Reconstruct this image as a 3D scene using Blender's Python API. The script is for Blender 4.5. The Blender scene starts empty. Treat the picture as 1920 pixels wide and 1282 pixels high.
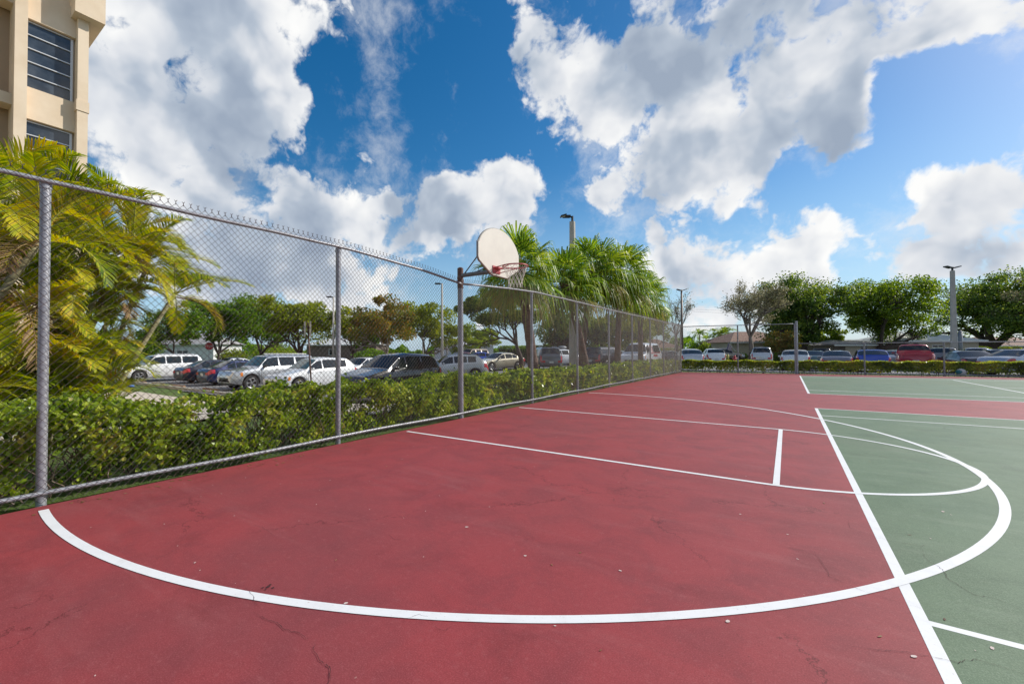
import bpy, math, random
import numpy as np
from mathutils import Vector, Matrix
R_ = math.radians
PI = math.pi
scene = bpy.context.scene
COL = scene.collection

# ------------------------------------------------------------------ camera
CZ = 1.3348
YAW, PITCH, ROLL = .6225, .0183, -.0036
FPX = 810.29
def cam_axes():
    f0 = np.array([-math.sin(YAW), math.cos(YAW), 0.]); r = np.array([math.cos(YAW), math.sin(YAW), 0.]); u = np.array([0, 0, 1.])
    f = f0*math.cos(PITCH)+u*math.sin(PITCH); u2 = -f0*math.sin(PITCH)+u*math.cos(PITCH)
    return f, r*math.cos(ROLL)+u2*math.sin(ROLL), -r*math.sin(ROLL)+u2*math.cos(ROLL)
CF, CR, CU = cam_axes()
cd = bpy.data.cameras.new('camera'); cam = bpy.data.objects.new('camera', cd); COL.objects.link(cam)
cd.sensor_width = 36; cd.lens = FPX/1920*36
cd.shift_x = (960-894.3)/1920; cd.shift_y = (643.53-641)/1920
cd.clip_start = .05; cd.clip_end = 3000
cam.matrix_world = Matrix(((CR[0], CU[0], -CF[0], 0), (CR[1], CU[1], -CF[1], 0), (CR[2], CU[2], -CF[2], CZ), (0, 0, 0, 1)))
scene.camera = cam
scene.render.resolution_x = 1024; scene.render.resolution_y = 683
# ------------------------------------------------------------------ light
SUN_AZ = R_(38)          # from +Y towards +X
SUN_EL = R_(34)
SUN = np.array([math.sin(SUN_AZ)*math.cos(SUN_EL), math.cos(SUN_AZ)*math.cos(SUN_EL), math.sin(SUN_EL)])
sd = bpy.data.lights.new('sun', 'SUN'); sd.energy = 4.8; sd.angle = R_(.5); sd.color = (1, .95, .86)
so = bpy.data.objects.new('sun', sd); COL.objects.link(so)
so.rotation_euler = Vector(-SUN).to_track_quat('-Z', 'Y').to_euler()
scene.view_settings.view_transform = 'Standard'; scene.view_settings.look = 'None'
scene.view_settings.exposure = 0; scene.view_settings.gamma = 1
scene.cycles.max_bounces = 6; scene.cycles.diffuse_bounces = 3; scene.cycles.glossy_bounces = 3; scene.cycles.transparent_max_bounces = 8

def direction(px, py):
    d = CF+(px-894.3)/FPX*CR-(py-643.53)/FPX*CU
    return d
def pos(px, py, depth):
    d = direction(px, py); return np.array([0, 0, CZ])+d*depth
def T(x, y):
    def S(t):
        t = min(1, max(0, t)); return t*t*(3-2*t)
    return -.6*S((-6.5-x)/10.5)*(1-S((y-12)/30)) - .15*S((y-31)/8)*(1-S((-6.5-x)/10.5)*0)
def gpos(px, depth):
    """ground point in the direction of px at a depth"""
    d = direction(px, 650); x, y = d[0]*depth, d[1]*depth
    return x, y, T(x, y)
def court_pt(px, py, z=0):
    d = direction(px, py); t = (z-CZ)/d[2]; return (d[0]*t, d[1]*t)

# ------------------------------------------------------------------ world: sky + clouds
w = bpy.data.worlds.new('World'); scene.world = w; w.use_nodes = True
nt = w.node_tree; nt.nodes.clear()
class NG:
    def __init__(s, nt): s.nt = nt
    def n(s, t, **k):
        x = s.nt.nodes.new(t)
        for a, b in k.items(): setattr(x, a, b)
        return x
    def put(s, sock, v):
        if hasattr(v, 'is_linked') or isinstance(v, bpy.types.NodeSocket): s.nt.links.new(v, sock)
        else: sock.default_value = v
    def math(s, op, a, b=None, c=None, clamp=False):
        x = s.n('ShaderNodeMath', operation=op, use_clamp=clamp); s.put(x.inputs[0], a)
        if b is not None: s.put(x.inputs[1], b)
        if c is not None: s.put(x.inputs[2], c)
        return x.outputs[0]
    def vmath(s, op, a, b=None):
        x = s.n('ShaderNodeVectorMath', operation=op); s.put(x.inputs[0], a)
        if b is not None: s.put(x.inputs[1], b)
        return x.outputs['Value'] if op in ('DISTANCE', 'DOT_PRODUCT', 'LENGTH') else x.outputs[0]
    def scale(s, a, k):
        x = s.n('ShaderNodeVectorMath', operation='SCALE'); s.put(x.inputs[0], a); x.inputs['Scale'].default_value = k; return x.outputs[0]
    def noise(s, vec, scale, detail=4, rough=.5, dist=0, typ='FBM', col=False):
        x = s.n('ShaderNodeTexNoise'); s.put(x.inputs['Vector'], vec); x.inputs['Scale'].default_value = scale
        x.inputs['Detail'].default_value = detail; x.inputs['Roughness'].default_value = rough; x.inputs['Distortion'].default_value = dist
        return x.outputs['Color' if col else 0]
    def rng(s, v, a, b, c=0., d=1., smooth=True):
        x = s.n('ShaderNodeMapRange', interpolation_type='SMOOTHSTEP' if smooth else 'LINEAR'); s.put(x.inputs[0], v)
        for i, q in enumerate((a, b, c, d)): x.inputs[i+1].default_value = q
        return x.outputs[0]
    def mix(s, f, a, b, bt='MIX'):
        x = s.n('ShaderNodeMix', data_type='RGBA', blend_type=bt); s.put(x.inputs[0], f); s.put(x.inputs[6], a); s.put(x.inputs[7], b)
        return x.outputs[2]
    def ramp(s, v, stops, interp='LINEAR'):
        x = s.n('ShaderNodeValToRGB'); s.put(x.inputs[0], v); e = x.color_ramp.elements; x.color_ramp.interpolation = interp
        while len(e) < len(stops): e.new(.5)
        for i, (p, c) in enumerate(stops): e[i].position = p; e[i].color = (*c, 1)
        return x.outputs[0]
G = NG(nt)
tc = G.n('ShaderNodeTexCoord').outputs['Generated']
sky = G.n('ShaderNodeTexSky', sky_type='NISHITA', sun_disc=False, sun_elevation=SUN_EL, sun_rotation=SUN_AZ, altitude=0, air_density=1.0, dust_density=.6, ozone_density=2.5)
hs = G.n('ShaderNodeHueSaturation'); hs.inputs['Saturation'].default_value = 1.42; hs.inputs['Value'].default_value = 1.18
hs.inputs['Hue'].default_value = .497
nt.links.new(sky.outputs[0], hs.inputs['Color']); skyc = hs.outputs[0]
warp = G.noise(tc, 2.6, 3, .5, col=True)
wv = G.vmath('ADD', tc, G.scale(G.vmath('SUBTRACT', warp, (.5, .5, .5)), .05))
warp2 = G.noise(tc, 9, 4, .55, col=True)
wv = G.vmath('ADD', wv, G.scale(G.vmath('SUBTRACT', warp2, (.5, .5, .5)), .05))
BLOBS = [  # px, py, radius px, weight
 (270, 130, 260, .60), (440, 200, 200, .55), (300, 330, 230, .55), (480, 340, 150, .45), (80, 60, 260, .4), (520, 190, 110, .35), (430, 60, 160, .45), (250, 470, 120, .2),
 (560, 290, 70, .25), (460, 480, 160, .30), (650, 450, 150, .50), (560, 540, 130, .25),
 (880, 330, 110, .60), (960, 360, 90, .55), (800, 380, 110, .55), (720, 400, 100, .45), (900, 430, 130, .4), (640, 10, 90, .35), (730, 5, 80, .4),
 (1010, 60, 110, .55), (990, 140, 90, .5), (1100, 170, 140, .60), (1230, 120, 140, .55), (1180, 270, 140, .60), (1300, 240, 150, .60), (1120, 370, 80, .35), (1260, 350, 110, .5), (1180, 360, 90, .4),
 (1370, 60, 160, .60), (1500, 100, 150, .60), (1450, 190, 120, .5), (1600, 90, 120, .5), (1560, 30, 160, .5), (1700, 60, 110, .45), (1760, 30, 90, .4), (1860, 20, 110, .5), (1900, 70, 70, .35),
 (1380, 300, 110, .45), (1330, 400, 90, .4), (1290, 450, 90, .45), (1380, 480, 80, .35), (1250, 500, 60, .2),
 (1480, 400, 90, .45), (1560, 430, 100, .45), (1470, 470, 90, .35), (1400, 400, 60, .2),
 (1570, 250, 90, .5), (1620, 210, 60, .35), (1535, 300, 50, .3), (1640, 270, 50, .2),
 (1850, 350, 130, .55), (1760, 400, 110, .5), (1700, 320, 50, .25), (1880, 450, 110, .5), (1720, 470, 90, .35), (1610, 530, 110, .32), (1800, 510, 130, .42), (1450, 540, 110, .32), (1500, 340, 55, -.5), (1600, 350, 60, -.55), (1690, 220, 80, -.4), (1560, 200, 40, -.2), (1300, 560, 90, .4), (1230, 440, 60, .35), (1050, 560, 160, .3), (520, 430, 120, .4), (380, 540, 120, .35), (740, 560, 120, .35),
 (790, 210, 170, -.5), (640, 170, 90, -.3), (860, 100, 120, -.5), (1760, 200, 150, -.55), (1085, 430, 70, -.5), (640, 340, 60, -.35), (930, 260, 90, -.3), (1180, 460, 60, -.3), (1425, 350, 40, -.25), (1495, 300, 45, -.4), (1385, 430, 45, -.35), (1650, 330, 60, -.3), (1640, 380, 60, -.45), (1660, 150, 60, -.2), (520, 60, 30, -.1), (1230, 560, 60, -.2)]
bias = None
for px, py, rad, wt in BLOBS:
    d = direction(px, py); n = np.linalg.norm(d); c = d/n
    rr = rad/FPX/n*.93
    b = G.rng(G.vmath('DISTANCE', wv, tuple(c)), 0, rr*1.3, wt, 0)
    bias = b if bias is None else G.math('ADD', bias, b)
# everything outside the view: an even field of cloud
front = G.vmath('DOT_PRODUCT', tc, tuple(CF))
bias = G.math('ADD', bias, G.rng(front, .25, .0, 0, .35))
bias = G.math('MINIMUM', bias, .72)
def field(vec):
    n1 = G.noise(vec, 6.5, 7, .60)
    v = G.n('ShaderNodeTexVoronoi', feature='F1'); v.inputs['Scale'].default_value = 9; v.inputs['Detail'].default_value = 3.0; v.inputs['Roughness'].default_value = .6; v.inputs['Lacunarity'].default_value = 2.3
    v.normalize = True
    nt.links.new(vec, v.inputs['Vector'])
    bil = G.math('SUBTRACT', 1.0, v.outputs['Distance'])
    return G.math('ADD', G.math('MULTIPLY', n1, .80), G.math('MULTIPLY', bil, .42))
f0 = field(wv)
def form(vec):
    v = G.n('ShaderNodeTexVoronoi', feature='F1'); v.inputs['Scale'].default_value = 9; v.inputs['Detail'].default_value = 1.0; v.inputs['Roughness'].default_value = .5
    v.normalize = True; nt.links.new(vec, v.inputs['Vector'])
    return G.math('ADD', G.math('MULTIPLY', G.noise(vec, 5, 4, .54), .85), G.math('MULTIPLY', G.math('SUBTRACT', 1.0, v.outputs['Distance']), .30))
g0 = form(wv); g1 = form(G.vmath('ADD', wv, tuple(SUN*.05)))
dens = G.math('ADD', G.math('MULTIPLY', G.math('SUBTRACT', f0, .79), 1.75), G.math('MULTIPLY', bias, .50))
cover = G.rng(dens, -.02, .13)
wisp = G.math('MULTIPLY', G.rng(G.math('ADD', G.noise(wv, 6, 7, .66), G.math('MULTIPLY', bias, .12)), .50, .76), .5)
elev = G.n('ShaderNodeSeparateXYZ'); nt.links.new(tc, elev.inputs[0]); ez = elev.outputs[2]
haze = G.rng(ez, .0, .40, .70, 0)
cover = G.math('MAXIMUM', cover, wisp, clamp=True)
thick = G.rng(G.math('ADD', G.math('MULTIPLY', bias, .45), G.math('MULTIPLY', G.noise(wv, 4.2, 3, .5), .8)), .48, .80)
lit = G.math('ADD', G.math('MULTIPLY', G.math('SUBTRACT', g0, g1), 2.4), .86)
soft = G.noise(wv, 3.2, 4, .5)
lit = G.math('SUBTRACT', lit, G.math('MULTIPLY', thick, G.rng(soft, .34, .64, .12, .80)), clamp=True)
ccol = G.ramp(lit, [(0, (3.4, 4.1, 5.2)), (.3, (4.6, 5.3, 6.3)), (.6, (7.3, 7.6, 8.1)), (1, (9.9, 9.9, 9.8))])
hc = G.mix(haze, skyc, (4.6, 6.9, 9.0, 1))
full = G.mix(cover, hc, ccol)
bg = G.n('ShaderNodeBackground'); bg.inputs[1].default_value = .1
nt.links.new(full, bg.inputs[0]); wo = G.n('ShaderNodeOutputWorld'); nt.links.new(bg.outputs[0], wo.inputs[0])
w.cycles.sampling_method = 'MANUAL'; w.cycles.sample_map_resolution = 256

# ------------------------------------------------------------------ materials
MATS = {}
def pmat(name, col, rough=.6, metal=0, coat=0, spec=.5, noise=None, bump=None, trans=0, emis=None):
    """noise=(scale, amount, second colour)"""
    if name in MATS: return MATS[name]
    m = bpy.data.materials.new(name); m.use_nodes = True; t = m.node_tree; g = NG(t)
    p = t.nodes['Principled BSDF']; p.inputs['Roughness'].default_value = rough; p.inputs['Metallic'].default_value = metal
    p.inputs['Coat Weight'].default_value = coat; p.inputs['Coat Roughness'].default_value = .04; p.inputs['Specular IOR Level'].default_value = spec
    p.inputs['Base Color'].default_value = (*col, 1)
    if noise:
        o = g.n('ShaderNodeTexCoord').outputs['Object']
        f = g.rng(g.noise(o, noise[0], 6, .6), .35, .7, 0, noise[1])
        t.links.new(g.mix(f, (*col, 1), (*noise[2], 1)), p.inputs['Base Color'])
    if bump:
        o = g.n('ShaderNodeTexCoord').outputs['Object']; b = g.n('ShaderNodeBump'); b.inputs['Strength'].default_value = bump[1]; b.inputs['Distance'].default_value = bump[2] if len(bump) > 2 else .01
        t.links.new(g.noise(o, bump[0], 6, .6), b.inputs['Height']); t.links.new(b.outputs[0], p.inputs['Normal'])
    MATS[name] = m; return m
def leafmat(name, cols, trans=.45, rough=.45, clump=1.2, spec=.4, cl=.35):
    if name in MATS: return MATS[name]
    m = bpy.data.materials.new(name); m.use_nodes = True; t = m.node_tree; g = NG(t)
    p = t.nodes['Principled BSDF']; p.inputs['Roughness'].default_value = rough; p.inputs['Specular IOR Level'].default_value = spec
    geo = g.n('ShaderNodeNewGeometry'); o = g.n('ShaderNodeTexCoord').outputs['Object']
    f = g.math('ADD', g.math('MULTIPLY', geo.outputs['Random Per Island'], 1-cl), g.math('MULTIPLY', g.rng(g.noise(o, clump, 3, .5), .3, .7), cl))
    c = g.ramp(f, [(i/(len(cols)-1), q) for i, q in enumerate(cols)])
    t.links.new(c, p.inputs['Base Color'])
    tr = g.n('ShaderNodeBsdfTranslucent'); hs = g.n('ShaderNodeHueSaturation'); hs.inputs['Value'].default_value = 1.5; hs.inputs['Saturation'].default_value = 1.1; hs.inputs['Hue'].default_value = .49
    t.links.new(c, hs.inputs['Color']); t.links.new(hs.outputs[0], tr.inputs[0])
    mx = g.n('ShaderNodeMixShader'); mx.inputs[0].default_value = trans
    t.links.new(p.outputs[0], mx.inputs[1]); t.links.new(tr.outputs[0], mx.inputs[2])
    t.links.new(mx.outputs[0], t.nodes['Material Output'].inputs[0])
    MATS[name] = m; return m
def barkmat(name, a, b, scale=6, zs=.35, bump=.6):
    if name in MATS: return MATS[name]
    m = bpy.data.materials.new(name); m.use_nodes = True; t = m.node_tree; g = NG(t); p = t.nodes['Principled BSDF']
    mp = g.n('ShaderNodeMapping'); mp.inputs['Scale'].default_value = (1, 1, zs); t.links.new(g.n('ShaderNodeTexCoord').outputs['Object'], mp.inputs[0])
    n = g.noise(mp.outputs[0], scale, 8, .65)
    t.links.new(g.mix(g.rng(n, .35, .68), (*a, 1), (*b, 1)), p.inputs['Base Color']); p.inputs['Roughness'].default_value = .9
    bp = g.n('ShaderNodeBump'); bp.inputs['Strength'].default_value = bump; bp.inputs['Distance'].default_value = .03
    t.links.new(n, bp.inputs['Height']); t.links.new(bp.outputs[0], p.inputs['Normal']); MATS[name] = m; return m
def courtmat(name, a, b, c, pale):
    m = bpy.data.materials.new(name); m.use_nodes = True; t = m.node_tree; g = NG(t); p = t.nodes['Principled BSDF']
    o = g.n('ShaderNodeTexCoord').outputs['Object']
    big = g.noise(o, .35, 6, .6); mid = g.noise(o, 2.3, 8, .62, .6)
    mp = g.n('ShaderNodeMapping'); mp.inputs['Rotation'].default_value = (0, 0, .5); mp.inputs['Scale'].default_value = (.5, 2.6, 1); t.links.new(o, mp.inputs[0])
    sw = g.noise(mp.outputs[0], 1.1, 7, .6, 1.2)
    fine = g.noise(o, 150, 3, .75); fi2 = g.noise(o, 28, 6, .75)
    col = g.mix(g.rng(mid, .38, .68), (*a, 1), (*b, 1))
    col = g.mix(g.rng(big, .45, .72, 0, .75), col, (*c, 1))
    col = g.mix(g.rng(sw, .5, .78, 0, .34), col, (*pale, 1))
    dk = g.rng(g.noise(g.vmath('ADD', o, (7, 3, 0)), 1.6, 9, .7, .5), .52, .74, 0, .45)
    col = g.mix(dk, col, tuple(q*.42 for q in a)+(1,))
    col = g.mix(g.rng(fine, .42, .62, 0, .38), col, tuple(q*.45 for q in a)+(1,))
    col = g.mix(g.rng(fi2, .50, .70, 0, .28), col, tuple(q*.5 for q in a)+(1,))
    col = g.mix(g.rng(fi2, .32, .46, .30, 0), col, (*pale, 1))
    col = g.mix(g.rng(fine, .36, .46, .40, 0), col, (*pale, 1))
    sp = g.n('ShaderNodeTexVoronoi'); sp.inputs['Scale'].default_value = 34; t.links.new(o, sp.inputs['Vector'])
    col = g.mix(g.math('MULTIPLY', g.rng(sp.outputs['Distance'], .05, .13, 1, 0), g.rng(g.noise(o, 9, 3, .6), .52, .6, 0, .7)), col, tuple(q*.3 for q in a)+(1,))
    # hair cracks with their own shape
    wp = g.vmath('ADD', o, g.scale(g.vmath('SUBTRACT', g.noise(o, 2.2, 8, .7, col=True), (.5, .5, .5)), .7))
    v = g.n('ShaderNodeTexVoronoi', feature='DISTANCE_TO_EDGE'); v.inputs['Scale'].default_value = .38; t.links.new(wp, v.inputs['Vector'])
    cr = g.math('MULTIPLY', g.rng(v.outputs['Distance'], .0, .0034, 1, 0), g.rng(g.noise(o, .8, 4, .6), .42, .56))
    col = g.mix(g.math('MULTIPLY', cr, .8), col, tuple(q*.22 for q in a)+(1,))
    # small pale flecks
    v2 = g.n('ShaderNodeTexVoronoi'); v2.inputs['Scale'].default_value = 5; t.links.new(g.vmath('ADD', o, g.scale(g.noise(o, 30, 2, .5, col=True), .02)), v2.inputs['Vector'])
    fl = g.math('MULTIPLY', g.rng(v2.outputs['Distance'], .0, .035, 1, 0), g.rng(g.noise(o, 3.1, 4, .6), .56, .6))
    col = g.mix(g.math('MULTIPLY', fl, .8), col, (.62, .5, .42, 1))
    t.links.new(col, p.inputs['Base Color'])
    t.links.new(g.rng(big, .3, .7, .56, .72), p.inputs['Roughness']); p.inputs['Specular IOR Level'].default_value = .32
    b2 = g.n('ShaderNodeBump'); b2.inputs['Strength'].default_value = .3; b2.inputs['Distance'].default_value = .0008
    t.links.new(g.math('ADD', fine, g.math('MULTIPLY', fi2, .6)), b2.inputs['Height']); t.links.new(b2.outputs[0], p.inputs['Normal'])
    return m
M_red = courtmat('red_court_paint', (.335, .050, .055), (.255, .043, .049), (.205, .052, .058), (.38, .125, .125))
M_green = courtmat('green_court_paint', (.118, .185, .102), (.085, .148, .076), (.140, .180, .122), (.26, .31, .22))
def linemat():
    m = bpy.data.materials.new('white_line_paint'); m.use_nodes = True; t = m.node_tree; g = NG(t); p = t.nodes['Principled BSDF']
    o = g.n('ShaderNodeTexCoord').outputs['Object']
    c = g.mix(g.rng(g.noise(o, 6, 7, .65), .45, .75, 0, .5), (.78, .78, .78, 1), (.66, .65, .64, 1))
    c = g.mix(g.rng(g.noise(o, 60, 6, .75), .60, .68, 0, .6), c, (.5, .40, .40, 1))
    c = g.mix(g.rng(g.noise(o, 1.3, 9, .7, .6), .56, .72, 0, .45), c, (.56, .52, .50, 1))
    t.links.new(c, p.inputs['Base Color']); p.inputs['Roughness'].default_value = .6; return m
M_line = linemat()
M_galv = pmat('galvanised_steel', (.37, .38, .41), .45, .35, noise=(9, .6, (.22, .22, .24)), bump=(60, .15, .003))
M_wire = pmat('weathered_wire', (.10, .092, .09), .6, .2, noise=(5, .8, (.12, .055, .035)))
M_rust = pmat('rusty_steel', (.12, .055, .04), .75, .2, noise=(14, .8, (.19, .15, .14)))
M_paint_grey = pmat('grey_painted_steel', (.20, .22, .24), .5, .3, noise=(12, .5, (.10, .09, .09)))
M_conc = pmat('concrete', (.42, .40, .36), .9, noise=(3, .5, (.30, .28, .25)), bump=(40, .3))
M_path = pmat('pale_concrete', (.50, .45, .38), .9, noise=(1.5, .5, (.40, .36, .31)), bump=(60, .3))
M_asph = pmat('asphalt', (.15, .15, .155), .9, noise=(.7, .7, (.22, .22, .22)), bump=(80, .5))
M_road = M_asph
M_white = pmat('white_marking', (.7, .7, .68), .7, noise=(5, .5, (.4, .4, .4)))
M_black = pmat('black_plastic', (.018, .018, .02), .5)
M_rubber = pmat('rubber', (.022, .022, .023), .8)
M_rim = pmat('alloy', (.55, .56, .58), .3, .8)
M_glass = pmat('tinted_glass', (.014, .022, .026), .05, 0, 0, .55)
M_glassp = pmat('pale_glass', (.07, .13, .14), .05, 0, 0, .7)
M_red_l = pmat('red_lens', (.50, .02, .03), .15, 0, 1)
M_amber = pmat('amber_lens', (.75, .22, .03), .2, 0, 1)
M_head = pmat('clear_lens', (.55, .56, .58), .12, .3, 1)
M_plate = pmat('plate', (.6, .62, .6), .5)
def grassmat():
    m = bpy.data.materials.new('lawn'); m.use_nodes = True; t = m.node_tree; g = NG(t); p = t.nodes['Principled BSDF']
    o = g.n('ShaderNodeTexCoord').outputs['Object']
    c = g.ramp(g.noise(o, 1.3, 9, .65), [(.3, (.055, .11, .014)), (.5, (.10, .17, .022)), (.7, (.17, .21, .045))])
    c = g.mix(g.rng(g.noise(o, 45, 4, .7), .3, .7, 0, .6), c, (.03, .06, .008, 1))
    t.links.new(c, p.inputs['Base Color']); p.inputs['Roughness'].default_value = .9
    b = g.n('ShaderNodeBump'); b.inputs['Strength'].default_value = .8; b.inputs['Distance'].default_value = .04
    t.links.new(g.noise(o, 35, 4, .7), b.inputs['Height']); t.links.new(b.outputs[0], p.inputs['Normal']); return m
M_grass = grassmat()
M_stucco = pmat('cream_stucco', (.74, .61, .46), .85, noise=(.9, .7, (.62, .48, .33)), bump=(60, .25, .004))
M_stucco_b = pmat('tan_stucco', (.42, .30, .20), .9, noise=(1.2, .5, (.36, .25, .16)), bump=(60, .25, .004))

# ------------------------------------------------------------------ mesh tools
class MB:
    def __init__(s): s.v = []; s.f = []; s.n = 0
    def add(s, V, F):
        V = np.asarray(V, float).reshape(-1, 3); s.v.append(V)
        s.f += [tuple(int(i)+s.n for i in q) for q in F]; s.n += len(V)
    def addq(s, V, Q):   # numpy quads (k,4)
        V = np.asarray(V, float).reshape(-1, 3); s.v.append(V); s.f += (np.asarray(Q)+s.n).tolist(); s.n += len(V)
    def box(s, x0, x1, y0, y1, z0, z1):
        V = [(x, y, z) for z in (z0, z1) for y in (y0, y1) for x in (x0, x1)]
        s.add(V, [(0, 2, 3, 1), (4, 5, 7, 6), (0, 1, 5, 4), (2, 6, 7, 3), (0, 4, 6, 2), (1, 3, 7, 5)])
    def obox(s, c, ax, ay, az):
        c, ax, ay, az = map(np.array, (c, ax, ay, az))
        V = [c+i*ax+j*ay+k*az for k in (-1, 1) for j in (-1, 1) for i in (-1, 1)]
        s.add(V, [(0, 2, 3, 1), (4, 5, 7, 6), (0, 1, 5, 4), (2, 6, 7, 3), (0, 4, 6, 2), (1, 3, 7, 5)])
    def tube(s, pts, r, n=8, cap=True):
        pts = [np.array(p, float) for p in pts]; k = len(pts)
        rr = r if hasattr(r, '__len__') else [r]*k
        up = None; rings = []
        for i in range(k):
            d = pts[min(i+1, k-1)]-pts[max(i-1, 0)]; d /= (np.linalg.norm(d)+1e-9)
            if up is None:
                up = np.array([0, 0, 1.]) if abs(d[2]) < .9 else np.array([1., 0, 0])
            a = np.cross(up, d); a /= np.linalg.norm(a)+1e-9; b = np.cross(d, a); up = b
            rings += [pts[i]+rr[i]*(math.cos(t)*a+math.sin(t)*b) for t in np.arange(n)*2*PI/n]
        F = [(i*n+j, i*n+(j+1) % n, (i+1)*n+(j+1) % n, (i+1)*n+j) for i in range(k-1) for j in range(n)]
        if cap: F += [tuple(range(n))[::-1], tuple(range((k-1)*n, k*n))]
        s.add(rings, F)
    def ico(s, c, r, sub=1, sq=(1, 1, 1)):
        n, m = 8*sub, 5*sub
        V = [(c[0]+r*sq[0]*math.sin(PI*j/m)*math.cos(2*PI*i/n), c[1]+r*sq[1]*math.sin(PI*j/m)*math.sin(2*PI*i/n), c[2]+r*sq[2]*math.cos(PI*j/m)) for j in range(m+1) for i in range(n)]
        s.add(V, [(j*n+i, (j+1)*n+i, (j+1)*n+(i+1) % n, j*n+(i+1) % n) for j in range(m) for i in range(n)])
    def build(s, name, mat, parent=None, smooth=False, angle=None):
        me = bpy.data.meshes.new(name); V = np.concatenate(s.v) if s.v else np.zeros((0, 3))
        lens = np.array([len(f) for f in s.f], np.int32); idx = np.fromiter((i for f in s.f for i in f), np.int32)
        me.vertices.add(len(V)); me.vertices.foreach_set('co', V.astype(np.float32).ravel())
        me.loops.add(len(idx)); me.loops.foreach_set('vertex_index', idx)
        me.polygons.add(len(lens)); me.polygons.foreach_set('loop_start', np.concatenate([[0], np.cumsum(lens)[:-1]]).astype(np.int32))
        me.update(calc_edges=True); me.validate()
        me.polygons.foreach_set('use_smooth', [bool(smooth or angle)]*len(me.polygons))
        if angle: me.set_sharp_from_angle(angle=R_(angle))
        me.materials.append(mat)
        o = bpy.data.objects.new(name, me); COL.objects.link(o)
        if parent: o.parent = parent
        return o
def tag(o, label=None, cat=None, group=None, kind=None):
    if label: o['label'] = label
    if cat: o['category'] = cat
    if group: o['group'] = group
    if kind: o['kind'] = kind
    return o
def empty(name, loc, label, cat, group=None, rz=0):
    o = bpy.data.objects.new(name, None); COL.objects.link(o); o.location = loc; o.rotation_euler = (0, 0, rz); o.empty_display_size = .2
    return tag(o, label, cat, group)
def copy_tree(o, parent=None):
    c = o.copy(); COL.objects.link(c); c.parent = parent
    for ch in o.children: copy_tree(ch, c)
    return c

# ------------------------------------------------------------------ ground, court
def draped(name, poly_fn, x0, x1, y0, y1, step, dz, mat):
    xs = np.arange(x0, x1+step*.5, step); ys = np.arange(y0, y1+step*.5, step)
    b = MB(); V = [(x, y, T(x, y)+dz) for y in ys for x in xs]; nx = len(xs)
    F = [(j*nx+i, j*nx+i+1, (j+1)*nx+i+1, (j+1)*nx+i) for j in range(len(ys)-1) for i in range(nx-1) if poly_fn is None or poly_fn((xs[i]+xs[i+1])/2, (ys[j]+ys[j+1])/2)]
    b.add(V, F); return tag(b.build(name, mat, smooth=True), kind='structure')
def ground():
    xs = np.concatenate([[-1500, -600, -250, -120], np.arange(-80, 60, 1.), [80, 150, 300, 700, 1500]])
    ys = np.concatenate([[-300, -100, -40], np.arange(-20, 100, 1.), [120, 180, 300, 700, 1500]])
    b = MB(); V = [(x, y, T(x, y)-.05) for y in ys for x in xs]; nx = len(xs)
    b.add(V, [(j*nx+i, j*nx+i+1, (j+1)*nx+i+1, (j+1)*nx+i) for j in range(len(ys)-1) for i in range(nx-1)])
    return tag(b.build('ground', M_grass, smooth=True), kind='structure')
ground()
XF = -5.34
def yfar(x): return 29.35+.165*(x-XF)
# court slab with real edge thickness
b = MB()
X1 = 34; x0 = XF+.045
pts = [(x0, -9), (X1, -9), (X1, yfar(X1)-.12), (x0, yfar(x0)-.12)]
b.add([(x, y, 0) for x, y in pts]+[(x, y, -.25) for x, y in pts], [(0, 1, 2, 3), (0, 4, 5, 1), (1, 5, 6, 2), (2, 6, 7, 3), (3, 7, 4, 0)])
tag(b.build('court_surface', M_red), kind='structure')
XB, Y1 = .495, 3.02
def sheet(name, pts, z, mat):
    b = MB(); b.add([(x, y, z) for x, y in pts], [tuple(range(len(pts)))]); return tag(b.build(name, mat), kind='structure')
sheet('court_green_area', [(XB, Y1-1.37), (24.2, Y1-1.37), (24.2, Y1+9.6+.3), (XB, Y1+9.55)], .001, M_green)
FY0 = lambda x: 16.74+.05*(x-XB)
FS0 = lambda x: 18.13+.06*(x-XB)
FS1 = lambda x: 26.58+.178*(x-XB)
FD1 = lambda x: 27.93+.15*(x-XB)
sheet('court_green_area', [(XB, FY0(XB)), (24.2, FY0(24.2)), (24.2, FD1(24.2)), (XB, FD1(XB))], .001, M_green)
LZ = [.0014]
def nz(): LZ[0] += .0001; return LZ[0]
def strip(b, pts, wd, closed=False, z=None):
    pts = [np.array(p, float) for p in pts]; z = nz() if z is None else z; V = []; k = len(pts)
    for i in range(k):
        a = pts[max(i-1, 0)]; c = pts[min(i+1, k-1)]; d = (c-a)/np.linalg.norm(c-a); n = np.array([-d[1], d[0]])
        V += [(*(pts[i]+n*wd/2), z), (*(pts[i]-n*wd/2), z)]
    b.add(V, [(2*i, 2*i+1, 2*i+3, 2*i+2) for i in range(k-1)])
LW = .052
b = MB()
strip(b, [(XB+LW/2, Y1-1.37), (XB+LW/2, Y1+9.6)], .056)
strip(b, [(XB+.03, Y1-1.37+.025), (24.2, Y1-1.37+.025)], .05)
strip(b, [(XB+.05, Y1), (24.2, Y1)], .05)
strip(b, [(XB+.05, Y1+8.25), (24.2, Y1+8.3)], .05)
strip(b, [(XB+.03, Y1+9.57), (24.2, Y1+9.85)], .05)
strip(b, [(XB+LW/2, FY0(XB)), (XB+LW/2, FD1(XB))], .06)
strip(b, [(XB+.03, FY0(XB)), (24.2, FY0(24.2))], .06)
strip(b, [(XB+.03, FS0(XB)), (24.2, FS0(24.2))], .06)
strip(b, [(XB+.03, FS1(XB)), (24.2, FS1(24.2))], .07)
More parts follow.
